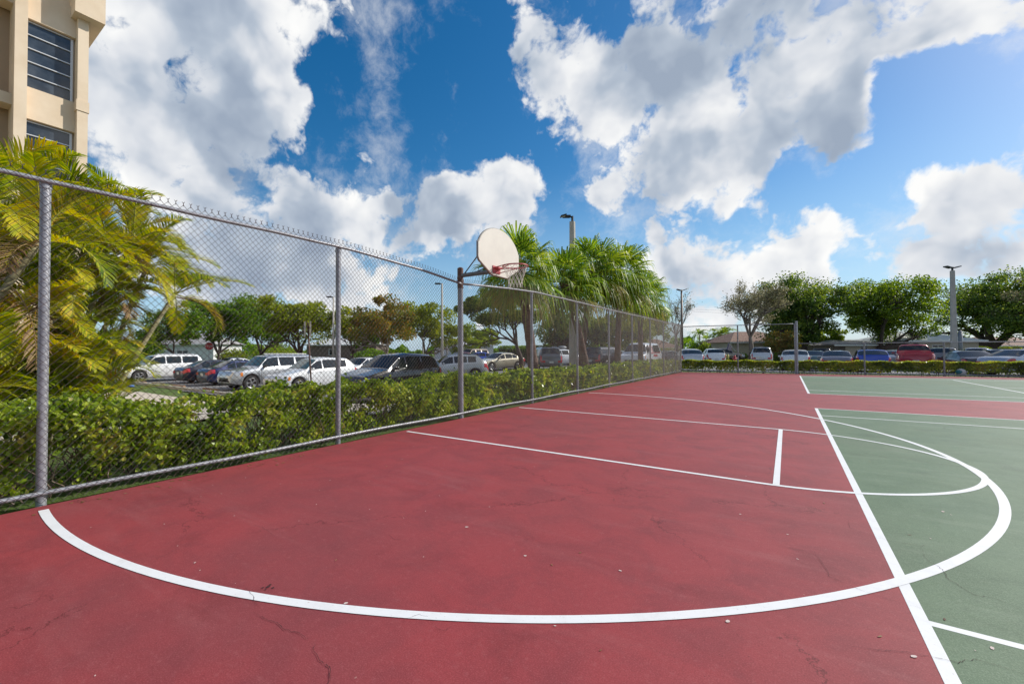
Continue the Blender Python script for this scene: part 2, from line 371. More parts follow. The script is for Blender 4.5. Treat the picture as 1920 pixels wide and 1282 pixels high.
strip(b, [(XB+.03, FD1(XB)), (24.2, FD1(24.2))], .07)
strip(b, [(5.86, FS0(5.86)), (5.88, FS1(5.88))], .06)
strip(b, [(XB+5.49, Y1), (XB+5.49, Y1+8.23)], .05)
strip(b, [(5.9, 22.9), (20, 24.2)], .06)
tag(b.build('tennis_court_lines', M_line), kind='structure')
YK = 7.064
b = MB()
HK = 1.857
strip(b, [(XF+.16, YK-HK), (-.25, YK-HK)], .055)
strip(b, [(XF+.16, YK+HK), (-.25, YK+HK)], .055)
strip(b, [(-.107, YK-HK), (-.107, YK+HK)], .056)
strip(b, [(-.25+1.93*math.sin(t), YK-HK*math.cos(t)) for t in np.linspace(0, PI, 60)], .055)
pts = []
R3, X3 = 6.2375, XF+.757
for t in np.linspace(-1.75, 1.75, 160):
    x = X3+R3*math.cos(t); y = YK+R3*math.sin(t)
    if x > XF+.13: pts.append((x, y))
strip(b, pts, .064)
tag(b.build('basketball_court_lines', M_line), kind='structure')
# cracks, traced as thin open joints lying in the paint
M_crack = pmat('crack', (.055, .018, .02), .95)
random.seed(3)
def crack(b, pix, ox, oy, sc, wd=.006, z=.0042):
    P = [court_pt(ox+a/sc, oy+c/sc) for a, c in pix]; out = []
    for i in range(len(P)-1):
        for k in range(5):
            t = k/5; out.append((P[i][0]*(1-t)+P[i+1][0]*t+random.uniform(-.006, .006), P[i][1]*(1-t)+P[i+1][1]*t+random.uniform(-.006, .006)))
    out.append(P[-1]); out = [np.array(q) for q in out]; V = []; k = len(out)
    for i in range(k):
        d = out[min(i+1, k-1)]-out[max(i-1, 0)]; d /= np.linalg.norm(d)+1e-9; n = np.array([-d[1], d[0]])
        ww = .62*wd*random.uniform(.25, 1)*min(1, .2+3*min(i, k-1-i)/k)
        V += [(*(out[i]+n*ww/2), z), (*(out[i]-n*ww/2), z)]
    b.add(V, [(2*i, 2*i+1, 2*i+3, 2*i+2) for i in range(k-1)])
b = MB(); s7 = 2.5536
crack(b, [(145, 810), (190, 860), (205, 910)], 400, 780, s7, .005)
crack(b, [(190, 940), (240, 970), (300, 990), (330, 1020), (400, 1035), (440, 1065), (470, 1065)], 400, 780, s7, .006)
crack(b, [(490, 1068), (480, 1120), (520, 1180), (560, 1200), (555, 1280), (540, 1330)], 400, 780, s7, .006)
crack(b, [(920, 970), (980, 950), (1030, 965)], 400, 780, s7, .003)
crack(b, [(1035, 1000), (1110, 1030), (1150, 1005)], 400, 780, s7, .004)
crack(b, [(150, 515), (230, 530), (300, 580)], 400, 780, s7, .003)
crack(b, [(820, 560), (870, 590), (935, 600)], 400, 780, s7, .004)
s4 = 4.547
crack(b, [(410, 60), (560, 90), (665, 110), (720, 95)], 1580, 1000, s4, .004)
crack(b, [(665, 110), (700, 190), (730, 240), (800, 275), (850, 310), (885, 350), (890, 385), (960, 425), (1040, 480), (1130, 530), (1230, 540), (1340, 570), (1450, 620), (1546, 665)], 1580, 1000, s4, .0045)
crack(b, [(0, 950), (150, 975), (330, 1000), (450, 1000), (560, 1015), (760, 1050), (900, 1080), (990, 1105), (1060, 1080), (1140, 1075), (1250, 1110), (1400, 1150), (1546, 1200)], 1580, 1000, s4, .005)
crack(b, [(270, 700), (500, 740), (540, 790), (560, 840), (700, 900), (900, 960), (1010, 990)], 1300, 700, 2.203, .004)
crack(b, [(640, 600), (650, 640), (760, 680), (840, 700)], 1300, 700, 2.203, .003)
tag(b.build('court_cracks', M_crack), kind='structure')
# scattered specks and blown leaves on the court
b = MB(); rs = np.random.RandomState(5)
def fleck(b, x, y, r, z=.0034, ry=1):
    a = rs.uniform(0, PI); n = 7; V = []
    for i in range(n):
        t = 2*PI*i/n; q = r*rs.uniform(.6, 1.1); u, v = q*math.cos(t), q*ry*math.sin(t)
        V.append((x+u*math.cos(a)-v*math.sin(a), y+u*math.sin(a)+v*math.cos(a), z))
    b.add(V+[(x, y, z)], [(i, (i+1) % n, n) for i in range(n)])
for px, py, r in [(875, 988, .016), (985, 1042, .015), (1365, 1165, .018), (1715, 1231, .018), (365, 1055, .01), (648, 1131, .014), (693, 955, .008), (1163, 1070, .011), (1495, 1048, .01), (1388, 964, .012), (1477, 1002, .01), (1768, 959, .02), (1783, 965, .01), (1860, 1215, .014)]:
    fleck(b, *court_pt(px, py), r, ry=.6)
for i in range(230):
    x = XF+.2+abs(rs.normal(0, 3.2)); y = rs.uniform(-.5, 22)
    fleck(b, x, y, rs.uniform(.004, .010), ry=.5)
tag(b.build('paint_specks', pmat('pale_specks', (.62, .50, .46), .8), smooth=False), kind='stuff', cat='debris', label='pale specks and chips scattered over the red court')
b = MB()
for i in range(330):
    y = rs.uniform(0, 29); x = XF+.14+abs(rs.normal(0, .13)); fleck(b, x, y, rs.uniform(.012, .032), ry=.5, z=.0034)
for i in range(50):
    x = rs.uniform(XF+.3, 2); y = rs.uniform(1, 22); fleck(b, x, y, rs.uniform(.01, .024), ry=.35, z=.0034)
for px, py in [(485, 872), (478, 878), (490, 870), (630, 1050), (1706, 1003), (1650, 1193)]: fleck(b, *court_pt(px, py), .016, ry=.3)
tag(b.build('fallen_leaves', leafmat('dry_leaf', [(.10, .05, .025), (.30, .17, .08), (.22, .12, .05), (.4, .3, .16)], .2)), kind='stuff', cat='leaves', label='dry fallen leaves blown along the foot of the fence')
fb = MB(); [fleck(fb, *court_pt(503+dx, 1100+dy), q) for dx, dy, q in ((0, 0, .014), (-10, 2, .008), (9, 2, .01), (4, -4, .007), (-5, 5, .006))]
tag(fb.build('dark_stain', M_crack), kind='structure')

# parking lot, path, kerbs
def lot(x, y): return (x < -9.6 and y > 9.2+.02*(-x-10)) and x > -62 and y < 70 or (y > 32.6+.165*(x-XF) and y < 62 and x >= -9.7)
draped('parking_lot', lot, -62, 46, 9, 70, 1.0, .004, M_asph)
def path(x, y):
    c = 6.6+.035*(x+16); 
    return -40 < x < -7.2 and abs(y-(c-.0)) < 1.15 or (-13.6 < x < -11.4 and -12 < y < 6.6)
draped('footpath', path, -40, -7, -12, 9, .4, .012, M_path)
draped('street', lambda x, y: True, -90, 90, 76, 84, 2.0, .01, M_asph)
# kerb along the near edge of the lot
b = MB(); pts = [(x, 9.15+.02*(-x-10)) for x in np.arange(-60, -9.4, 1.2)]
for (xa, ya), (xb_, yb) in zip(pts[:-1], pts[1:]):
    za, zb = T(xa, ya), T(xb_, yb)
    b.add([(xa, ya-.08, za-.1), (xa, ya+.08, za-.1), (xa, ya+.08, za+.1), (xa, ya-.08, za+.1), (xb_, yb-.08, zb-.1), (xb_, yb+.08, zb-.1), (xb_, yb+.08, zb+.1), (xb_, yb-.08, zb+.1)], [(3, 2, 6, 7), (0, 3, 7, 4), (2, 1, 5, 6)])
tag(b.build('kerb', M_conc), kind='structure')
b = MB()
for i in range(16):
    x = -35.5+i*2.75+1.4-.2
    if x > -10: break
    za = T(x, 12)
    b.add([(x-.05, 9.8, T(x, 9.8)+.012), (x+.05, 9.8, T(x, 9.8)+.012), (x+.05, 14.6, T(x, 14.6)+.012), (x-.05, 14.6, T(x, 14.6)+.012)], [(0, 1, 2, 3)])
for i in range(16):
    x = -8+i*2.75; b.add([(x-.05, 37.5, T(x, 37.5)+.012), (x+.05, 37.5, T(x, 37.5)+.012), (x+.05, 42.5, T(x, 42.5)+.012), (x-.05, 42.5, T(x, 42.5)+.012)], [(0, 1, 2, 3)])
tag(b.build('parking_bay_lines', M_white), kind='structure')
# wheel stops
M_stop = pmat('stained_concrete', (.24, .13, .07), .9, noise=(3, .7, (.33, .25, .17)), bump=(30, .3))
ws = None
for i, x in enumerate([-33.3, -30.4, -27.5, -23.5, -20.2, -17.2]):
    if ws is None:
        b = MB(); b.add([(-.85, -.08, 0), (.85, -.08, 0), (.85, .08, 0), (-.85, .08, 0), (-.82, -.05, .12), (.82, -.05, .12), (.82, .05, .12), (-.82, .05, .12)], [(4, 5, 6, 7), (0, 1, 5, 4), (1, 2, 6, 5), (2, 3, 7, 6), (3, 0, 4, 7)])
        ws = b.build('wheel_stop', M_stop); o = ws
    else: o = ws.copy(); COL.objects.link(o)
    o.location = (x, 9.85, T(x, 9.85)+.004)
    lab = ['in front of the white four-wheel drive at the end of the row', 'behind the tail of the black saloon', 'behind the tail of the navy saloon', 'before the silver off-roader', 'before the small white crossover', 'in the empty bay beside the white crossover'][i]
    tag(o, 'concrete wheel stop '+lab, 'wheel stop', 'wheel stops along the lawn')

# ------------------------------------------------------------------ fences
def chain_mesh(b, p0, p1, ztop, zbot=.012, w=.072, wr=.0028, barb=True, off=0, top_fn=None, nside=3):
    """woven wire: every wire zigzags and hooks its neighbours"""
    p0, p1 = np.array(p0, float), np.array(p1, float); L = np.linalg.norm(p1-p0); d = (p1-p0)/L; nrm = np.array([-d[1], d[0]])
    hw = w/2; n = int(L/hw)
    for i in range(n):
        s0 = i*hw
        zt = top_fn(s0) if top_fn else ztop
        k = int((ztop-zbot)/hw)
        j = np.arange(k+1); par = (j+i) % 2
        s = s0+par*hw*1.0; z = zbot+j*(zt-zbot)/max(k, 1)
        q = np.where(par == 1, .003, -.003)
        P = np.stack([p0[0]+d[0]*s+nrm[0]*q, p0[1]+d[1]*s+nrm[1]*q, z], 1)
        t = np.gradient(P, axis=0); t /= np.linalg.norm(t, axis=1)[:, None]
        a = np.array([d[0], d[1], 0.]); up = np.array([0, 0, 1.]); N = np.array([nrm[0], nrm[1], 0])
        e1 = np.cross(t, N); e1 /= np.linalg.norm(e1, axis=1)[:, None]+1e-9
        ang = np.arange(nside)*2*PI/nside
        V = (P[:, None, :]+wr*(np.cos(ang)[None, :, None]*e1[:, None, :]+np.sin(ang)[None, :, None]*N[None, None, :])).reshape(-1, 3)
        jj = np.arange(k)[:, None]; ii = np.arange(nside)[None, :]
        Q = np.stack([jj*nside+ii, jj*nside+(ii+1) % nside, (jj+1)*nside+(ii+1) % nside, (jj+1)*nside+ii], -1).reshape(-1, 4)
        b.addq(V, Q)
        if barb and par[-1] == 1:   # twisted, cut wire ends
            e = P[-1]; a3 = np.array([d[0], d[1], 0])
            sg = 1 if par[-1] else -1
            b.tube([e-[0, 0, .01], e+np.array([0, 0, .024]), e+a3*.013+np.array([0, 0, .040])], wr*1.4, 3, False); b.tube([e+np.array([0, 0, .02]), e-a3*.013+np.array([0, 0, .038])], wr, 3, False)
# left fence
posts_y = [-2.2, .88, 4.01, 6.97, 10.0, 13.0, 16.0, 19.0, 22.0, 24.8, 27.8]
fe = empty('chain_link_fence', (XF, 13, 0), 'tall chain-link fence running along the hedge on the left side of the red court', 'fence')
def P(o): return o
def part(b, name, mat, parent, **k):
    """mesh given in world coordinates; parent is an unrotated or rotated empty"""
    o = b.build(name, mat, None, **k); o.parent = parent
    parent_m = Matrix.Translation(parent.location) @ parent.rotation_euler.to_matrix().to_4x4()
    o.matrix_parent_inverse = parent_m.inverted()
    return o
ZR = 2.885
for y in posts_y:
    if abs(y-6.97) < .1: continue
    r = .038 if y < 5 else .036
    b = MB(); b.tube([(XF-.075, y, -.3), (XF-.075, y, ZR-.035)], r, 14); b.tube([(XF-.075, y, ZR-.075), (XF-.075, y, ZR-.02)], r+.006, 14)
    b.tube([(XF-.075, y, ZR-.02), (XF-.075, y, ZR+.012)], [r+.006, r*.4], 14)
    b.tube([(XF-.075, y, .05), (XF-.075, y, .13)], r+.006, 14)
    part(b, 'post', M_galv, fe, angle=40)
b = MB(); b.tube([(XF-.05, 29.30, -.3), (XF-.05, 29.30, ZR+.06)], .045, 14); part(b, 'corner_post', M_galv, fe, angle=40)
def railz(y):
    ys = [-2.2, .88, 4.01, 5.6, 6.97, 8.3, 10, 13, 16, 19, 22, 24.8, 27.8, 29.3]
    zs = [2.88, 2.878, 2.895, 2.83, 2.712, 2.80, 2.885, 2.88, 2.865, 2.87, 2.88, 2.87, 2.87, 2.86]
    return float(np.interp(y, ys, zs))-.006*math.sin(y*2.1)**2
b = MB(); b.tube([(XF-.03, y, railz(y)) for y in np.arange(-2.4, 6.95, .3)]+[(XF-.03, 6.95, railz(6.95))], .0215, 10); part(b, 'top_rail', M_galv, fe, smooth=True)
b = MB(); b.tube([(XF-.03, y, railz(y)) for y in np.arange(7.0, 29.3, .45)]+[(XF-.03, 29.3, railz(29.3))], .0215, 10); part(b, 'top_rail', M_galv, fe, smooth=True)
b = MB(); b.tube([(XF-.03, y, .085+.008*math.sin(y*1.7)) for y in np.arange(-2.4, 29.4, .45)], .022, 10); part(b, 'bottom_rail', M_galv, fe, smooth=True)
b = MB()
chain_mesh(b, (XF, -2.3), (XF, 29.28), 2.9, wr=.0028, top_fn=lambda s: railz(s-2.3)+.058)
part(b, 'wire_mesh', M_wire, fe)
# ties
b = MB()
for y in np.arange(-2, 29, .61):
    z = railz(y); b.tube([(XF-.03+.026*math.cos(t), y+.012*math.sin(t*.5), z+.026*math.sin(t)) for t in np.linspace(0, 2*PI, 9)], .0018, 3)
    b.tube([(XF-.03+.026*math.cos(t), y, .085+.026*math.sin(t)) for t in np.linspace(0, 2*PI, 9)], .0018, 3)
part(b, 'wire_tie', M_wire, fe)['kind'] = 'stuff'
def far_fence(name, label, xs, zr, thick_end=False, start=None):
    e = empty(name, (xs[0], yfar(xs[0]), 0), label, 'fence')
    ang = math.atan(.165)
    for i, x in enumerate(xs):
        r = .035
        b = MB(); b.tube([(x, yfar(x)+.06, -.3), (x, yfar(x)+.06, zr-.02)], r, 10); b.tube([(x, yfar(x)+.06, zr-.05), (x, yfar(x)+.06, zr+.03)], [r+.007, r*.5], 10); part(b, 'post', M_galv, e, angle=40)
    xa, xb_ = (start if start is not None else xs[0]), xs[-1]
    b = MB(); b.tube([(x, yfar(x)+.02, zr+.006*math.sin(x*1.3)) for x in np.arange(xa, xb_+.01, (xb_-xa)/12)], .0215, 8); part(b, 'top_rail', M_galv, e, smooth=True)
    b = MB(); b.tube([(x, yfar(x)+.02, .07) for x in np.arange(xa, xb_+.01, (xb_-xa)/12)], .0215, 8); part(b, 'bottom_rail', M_galv, e, smooth=True)
    b = MB(); chain_mesh(b, (xa, yfar(xa)), (xb_, yfar(xb_)), zr+.04, w=.072, wr=.0028, barb=False); part(b, 'wire_mesh', M_wire, e)
    return e
far_fence('chain_link_fence', 'short tall panel of chain-link fence across the far end of the red court', [-2.25], 2.82) if 0 else None
e = far_fence('chain_link_fence', 'tall two-panel chain-link fence closing the far end beside the corner post', [-2.38, .36], 2.82, start=XF+.02)
b = MB(); b.tube([(.44, yfar(.44)+.06, -.3), (.44, yfar(.44)+.06, 2.98)], .06, 12); part(b, 'end_post', M_galv, e, angle=40)
far_fence('chain_link_fence', 'low chain-link fence behind the far green tennis court', [3.35, 6.4, 9.45, 12.5, 15.6, 18.7, 21.8, 25], 1.70, start=.5)

# ------------------------------------------------------------------ basketball hoop
hp = empty('basketball_hoop', (XF-.03, 6.97, 0), 'basketball hoop with fan-shaped off-white backboard on the rusty fence post', 'basketball hoop')
b = MB(); b.tube([(XF-.075, 6.97, -.3), (XF-.075, 6.97, 2.62)], .057, 18); part(b, 'pole', M_galv, hp, angle=40)
b = MB(); b.tube([(XF-.075, 6.97, 2.62), (XF-.075, 6.97, 3.03)], .062, 18); b.tube([(XF-.075, 6.97, 3.03), (XF-.075, 6.97, 3.05)], [.062, .03], 18); b.tube([(XF-.075, 6.97, 2.72), (XF-.075, 6.97, 2.78)], .071, 18); part(b, 'pole_sleeve', M_rust, hp, angle=40)
XBB = -4.56
b = MB(); b.tube([(XF-.04, 6.97, 2.88), (XBB-.04, 6.99, 2.885)], .042, 14); part(b, 'support_arm', M_paint_grey, hp, angle=40)
b = MB(); b.tube([(XF+.02, 6.97, 2.9), (XBB-.05, 6.75, 3.38)], .012, 8); part(b, 'brace', M_paint_grey, hp, smooth=True)
b = MB(); b.tube([(XF+.25, 6.98, 2.9), (XBB-.05, 7.3, 3.15)], .012, 8); part(b, 'brace', M_paint_grey, hp, smooth=True)
def board_outline(inset=0):
    yc = 7.14; hw = .73-inset; o = []
    o += [(yc-.27+inset*.4, 2.80+inset), (yc+.27-inset*.4, 2.80+inset), (yc+hw-.03, 3.02+inset*.6), (yc+hw, 3.07), (yc+hw, 3.36)]
    for t in np.linspace(.28, PI-.28, 22):
        o.append((yc+(hw+.012)*math.cos(t)*(1 if abs(math.cos(t)) < .97 else 1), 3.20+(.515-inset)*math.sin(t)))
    o += [(yc-hw, 3.36), (yc-hw, 3.07), (yc-hw+.03, 3.02+inset*.6)]
    return o
def plate(b, out, xa, xb_):
    n = len(out); V = [(xa, y, z) for y, z in out]+[(xb_, y, z) for y, z in out]
    b.add(V, [tuple(range(n))[::-1], tuple(range(n, 2*n))]+[(i, (i+1) % n, n+(i+1) % n, n+i) for i in range(n)])
b = MB(); plate(b, board_outline(), XBB-.045, XBB); bb = part(b, 'backboard', pmat('off_white_board', (.66, .62, .54), .5, noise=(3.5, .5, (.56, .52, .46))), hp, angle=30)
b = MB(); o_ = board_outline(); o_.append(o_[0])
b.tube([(XBB-.024, y, z) for y, z in o_], .020, 6); part(b, 'board_rim_band', pmat('board_edge', (.30, .27, .24), .6), hp, smooth=True)
M_orange = pmat('red_hoop_paint', (.50, .065, .075), .45, noise=(20, .5, (.42, .16, .15)))
RC = (-4.13, 7.0, 2.935)
b = MB(); b.box(XBB+.002, XBB+.014, 6.87, 7.13, 2.835, 2.975); b.box(XBB+.014, XBB+.10, 6.93, 7.07, 2.92, 2.95); part(b, 'rim_bracket', M_orange, hp)
b = MB(); b.tube([(RC[0]+.228*math.cos(t), RC[1]+.228*math.sin(t), RC[2]) for t in np.linspace(0, 2*PI, 41)], .0105, 8)
for s in (-1, 1): b.tube([(XBB+.01, RC[1]+s*.1, RC[2]), (RC[0]-.10, RC[1]+s*.22, RC[2]), (RC[0]+.0, RC[1]+s*.229, RC[2])], .009, 6)
b.tube([(RC[0]+.245*math.cos(t), RC[1]+.245*math.sin(t), RC[2]-.012) for t in np.linspace(0, 2*PI, 41)], .006, 6)
part(b, 'rim', M_orange, hp, smooth=True)
b = MB()
for s in (-1, 1): b.tube([(XBB+.01, RC[1]+s*.06, 2.845), (RC[0]-.02, RC[1]+s*.20, RC[2]-.005)], .008, 6)
part(b, 'rim_brace', M_orange, hp, smooth=True)
b = MB(); n = 12; H = [0, .07, .145, .22, .295, .37, .42]; RR = [.222, .205, .175, .15, .135, .128, .132]
for i in range(n):
    for sgn in (1, -1):
        pts = []
        for k in range(len(H)-1):
            for u in (0, .5):
                r = RR[k]*(1-u)+RR[k+1]*u; a = 2*PI*(i+sgn*(k+u)*.5)/n
                pts.append((RC[0]+r*math.cos(a), RC[1]+r*math.sin(a), RC[2]-(H[k]*(1-u)+H[k+1]*u)))
        b.tube(pts, .0042, 4, False)
part(b, 'net', pmat('net_cord', (.72, .68, .6), .8), hp, smooth=True)

# ------------------------------------------------------------------ leaf helpers
def leaves_quads(b, C, N, L, Wd, rs, fold=.25, shape='round'):
    """C centres (k,3), N leaf axis dirs, sizes L"""
    k = len(C); a = N/np.linalg.norm(N, axis=1)[:, None]
    r = rs.normal(size=(k, 3)); s = np.cross(a, r); s /= np.linalg.norm(s, axis=1)[:, None]+1e-9; n = np.cross(a, s)
    L = L[:, None]; W_ = Wd[:, None]
    if shape == 'quad':
        V = np.stack([C-a*L/2, C+s*W_/2+n*L*.06, C+a*L/2, C-s*W_/2+n*L*.06], 1).reshape(-1, 3)
        Q = np.arange(4*k).reshape(k, 4); b.addq(V, Q); return
    base = C-a*L/2; tip = C+a*L/2
    f = n*W_*fold
    V = np.stack([base, base+a*L*.25+s*W_*.46+f, base+a*L*.68+s*W_*.44+f, tip, base+a*L*.68-s*W_*.44+f, base+a*L*.25-s*W_*.46+f], 1).reshape(-1, 3)
    i = np.arange(k)*6
    Q = np.concatenate([np.stack([i, i+1, i+2, i+3], 1), np.stack([i, i+3, i+4, i+5], 1)]); b.addq(V, Q)

def hedge_left():
    rs = np.random.RandomState(11)
    h = empty('hedge', (XF-.7, 13, 0), 'long low round-leaved hedge directly behind the left chain-link fence', 'hedge')
    b = MB()
    def topz(x, y): return .76+.05*np.sin(y*1.9)+.04*np.sin(y*5.3+1)+.035*np.sin(y*11+x*7)+.03*np.sin(x*9+y*3)-.06*np.clip((y-6)/8, 0, 1)
    for (ya, yb, n, L0) in [(-1.5, 3.0, 17000, .066), (3.0, 7.5, 17000, .066), (7.5, 14, 14000, .080), (14, 21, 10000, .095), (21, 29.2, 9000, .115)]:
        y = rs.uniform(ya, yb, n); u = rs.uniform(0, 1, n); side = rs.uniform(0, 1, n)
        x = np.where(side < .58, XF-.15-np.abs(rs.normal(0, .17, n)), XF-.17-1.15*u)
        zt = topz(x, y)
        z = np.where(side < .58, zt*rs.uniform(.03, 1, n)**.8, zt-np.abs(rs.normal(0, .06, n)))
        x = x-.10*np.sin(z*4+y*1.5)*(side < .58)
        keep = (np.sin(y*3.1+z*6)+np.sin(y*7.7-z*11)+rs.normal(0, .55, n)) > -.8
        stick = rs.uniform(0, 1, n) < .03
        z = z+stick*rs.uniform(0, .13, n); x = x+stick*(side < .5)*rs.uniform(0, .12, n)
        C = np.stack([x, y, z], 1)[keep]; k = len(C)
        N = rs.normal(size=(k, 3)); N[:, 0] += .5; N[:, 2] += .35
        L = rs.uniform(.6, 1.25, k)*L0
        leaves_quads(b, C, N, L, L*rs.uniform(.62, .9, k), rs)
    part(b, 'leaves', leafmat('hedge_leaf', [(.025, .05, .008), (.08, .14, .014), (.17, .26, .022), (.32, .42, .04), (.50, .55, .09), (.38, .26, .08)], .40, .3, 3.0, .35, .55), h)
    b = MB()
    for i in range(1500):
        y = rs.uniform(-1.5, 29); x = XF-.24-rs.uniform(0, 1.0); z0 = 0
        p = np.array([x, y, T(x, y)-.02]); pts = [p.copy()]
        for k in range(4):
            p = p+np.array([rs.normal(0, .06)+.015, rs.normal(0, .08), rs.uniform(.08, .2)]); pts.append(p.copy())
        b.tube(pts, [.007, .006, .005, .0035, .002], 4, False)
    part(b, 'branches', barkmat('hedge_twig', (.10, .065, .045), (.22, .17, .13), 20), h)['kind'] = 'stuff'
hedge_left()
def hedge_far():
    rs = np.random.RandomState(12)
    h = empty('hedge', (4, yfar(4)+1, 0), 'long low clipped hedge behind the far fences with bare stems at its foot', 'hedge')
    b = MB(); n = 34000
    x = rs.uniform(XF-.6, 24, n); zz = rs.uniform(0, 1, n); front = rs.uniform(0, 1, n) < .62
    d = np.where(front, np.abs(rs.normal(0, .1, n)), rs.uniform(0, .95, n))
    y = 29.35+.165*(x-XF)+.42+d
    top = .70+.025*np.sin(x*2.3)+.03*np.sin(x*6.1+1)
    z = np.where(front, top*(.05+.95*zz**.62), top-np.abs(rs.normal(0, .05, n)))
    keep = rs.uniform(0, 1, n) < np.clip(.16+2.1*(z/.7-.12)+.22*np.sin(x*3.7)+.16*np.sin(x*9.1), .03, 1)
    C = np.stack([x, y, z-.0], 1)[keep]; k = len(C)
    N = rs.normal(size=(k, 3)); N[:, 2] += .4; L = rs.uniform(.07, .125, k)
    leaves_quads(b, C, N, L, L*.65, rs)
    part(b, 'leaves', leafmat('far_hedge_leaf', [(.05, .08, .012), (.14, .20, .02), (.28, .34, .035), (.50, .52, .09), (.36, .22, .07)], .44, .3, 1.4, .35, .6), h)
    b = MB()
    for i in range(420):
        x = rs.uniform(XF-.5, 24); y = yfar(x)+.5+rs.uniform(0, .7); p = np.array([x, y, -.12]); pts = [p.copy()]
        for k in range(4):
            p = p+np.array([rs.normal(0, .07), rs.normal(0, .05), rs.uniform(.1, .22)]); pts.append(p.copy())
        b.tube(pts, [.012, .01, .008, .006, .003], 4, False)
    part(b, 'branches', barkmat('hedge_twig', (.10, .065, .045), (.22, .17, .13), 20), h)['kind'] = 'stuff'
hedge_far()

# ------------------------------------------------------------------ areca palms
def frond(b, rb, base, az, el, L, droop, rs, nl=44, ll=.5, wl=.026, twist=0):
    """feather frond: leaflets to b, rachis to rb"""
    p = np.array(base, float); e = el; pts = [p.copy()]; n = 14; dirs = []
    for i in range(n):
        d = np.array([math.cos(az)*math.cos(e), math.sin(az)*math.cos(e), math.sin(e)]); dirs.append(d)
        p = p+d*L/n; pts.append(p.copy()); e -= droop/n*(.4+1.3*i/n)
    dirs.append(dirs[-1])
    rb.tube(pts, list(np.linspace(.013, .003, n+1)), 4, False)
    ts = np.linspace(.14, .995, nl)
    pts = np.array(pts); dirs = np.array(dirs)
    side0 = np.array([-math.sin(az), math.cos(az), 0])
    for sgn in (-1, 1):
        t = ts+rs.uniform(-.006, .006, nl); f = t*n; i = np.clip(f.astype(int), 0, n-1); u = (f-i)[:, None]
        P0 = pts[i]*(1-u)+pts[i+1]*u; D = dirs[i]*(1-u)+dirs[i+1]*u
        upv = np.cross(D, side0); upv = np.where(upv[:, 2:3] < 0, -upv, upv)
        S = side0*sgn
        fw = .75+.55*t[:, None]
        v = S*.9+D*fw+upv*(.55-.25*t[:, None])*math.cos(twist)+rs.normal(0, .07, (nl, 3)); v /= np.linalg.norm(v, axis=1)[:, None]
        l = (ll*np.sin(PI*np.clip(t*.80+.17, 0, 1))**.6*rs.uniform(.85, 1.1, nl))[:, None]
        ww = wl*rs.uniform(.8, 1.15, nl)[:, None]/2
        A = P0; B = A+v*l*.38
        v2 = v+np.array([0, 0, -.13]); v2 /= np.linalg.norm(v2, axis=1)[:, None]; Cc = B+v2*l*.34
        v3 = v2+np.array([0, 0, -.28]); v3 /= np.linalg.norm(v3, axis=1)[:, None]; E = Cc+v3*l*.30
        wn = np.cross(v, upv); wn = np.cross(v, np.cross(upv, v))*0+np.cross(upv, v); wn /= np.linalg.norm(wn, axis=1)[:, None]+1e-9
        V = np.stack([A-wn*ww*.5, A+wn*ww*.5, B-wn*ww, B+wn*ww, Cc-wn*ww*.8, Cc+wn*ww*.8, E-wn*ww*.12, E+wn*ww*.12], 1).reshape(-1, 3)
        k = np.arange(nl)*8
        Q = np.concatenate([np.stack([k+q, k+q+1, k+q+3, k+q+2], 1) for q in (0, 2, 4)]); b.addq(V, Q)
M_areca = leafmat('areca_leaf', [(.04, .08, .008), (.12, .20, .012), (.27, .35, .02), (.46, .46, .03), (.62, .52, .04), (.46, .24, .03)], .46, .34, 1.1, .5, .45)
M_dead = leafmat('dead_frond', [(.10, .055, .025), (.22, .13, .06), (.34, .24, .12), (.30, .17, .05)], .3, .7, 2)
M_rachis = pmat('areca_rachis', (.34, .34, .05), .5)
M_cane = barkmat('areca_cane', (.15, .14, .07), (.34, .30, .18), 9, 2.5, .3)
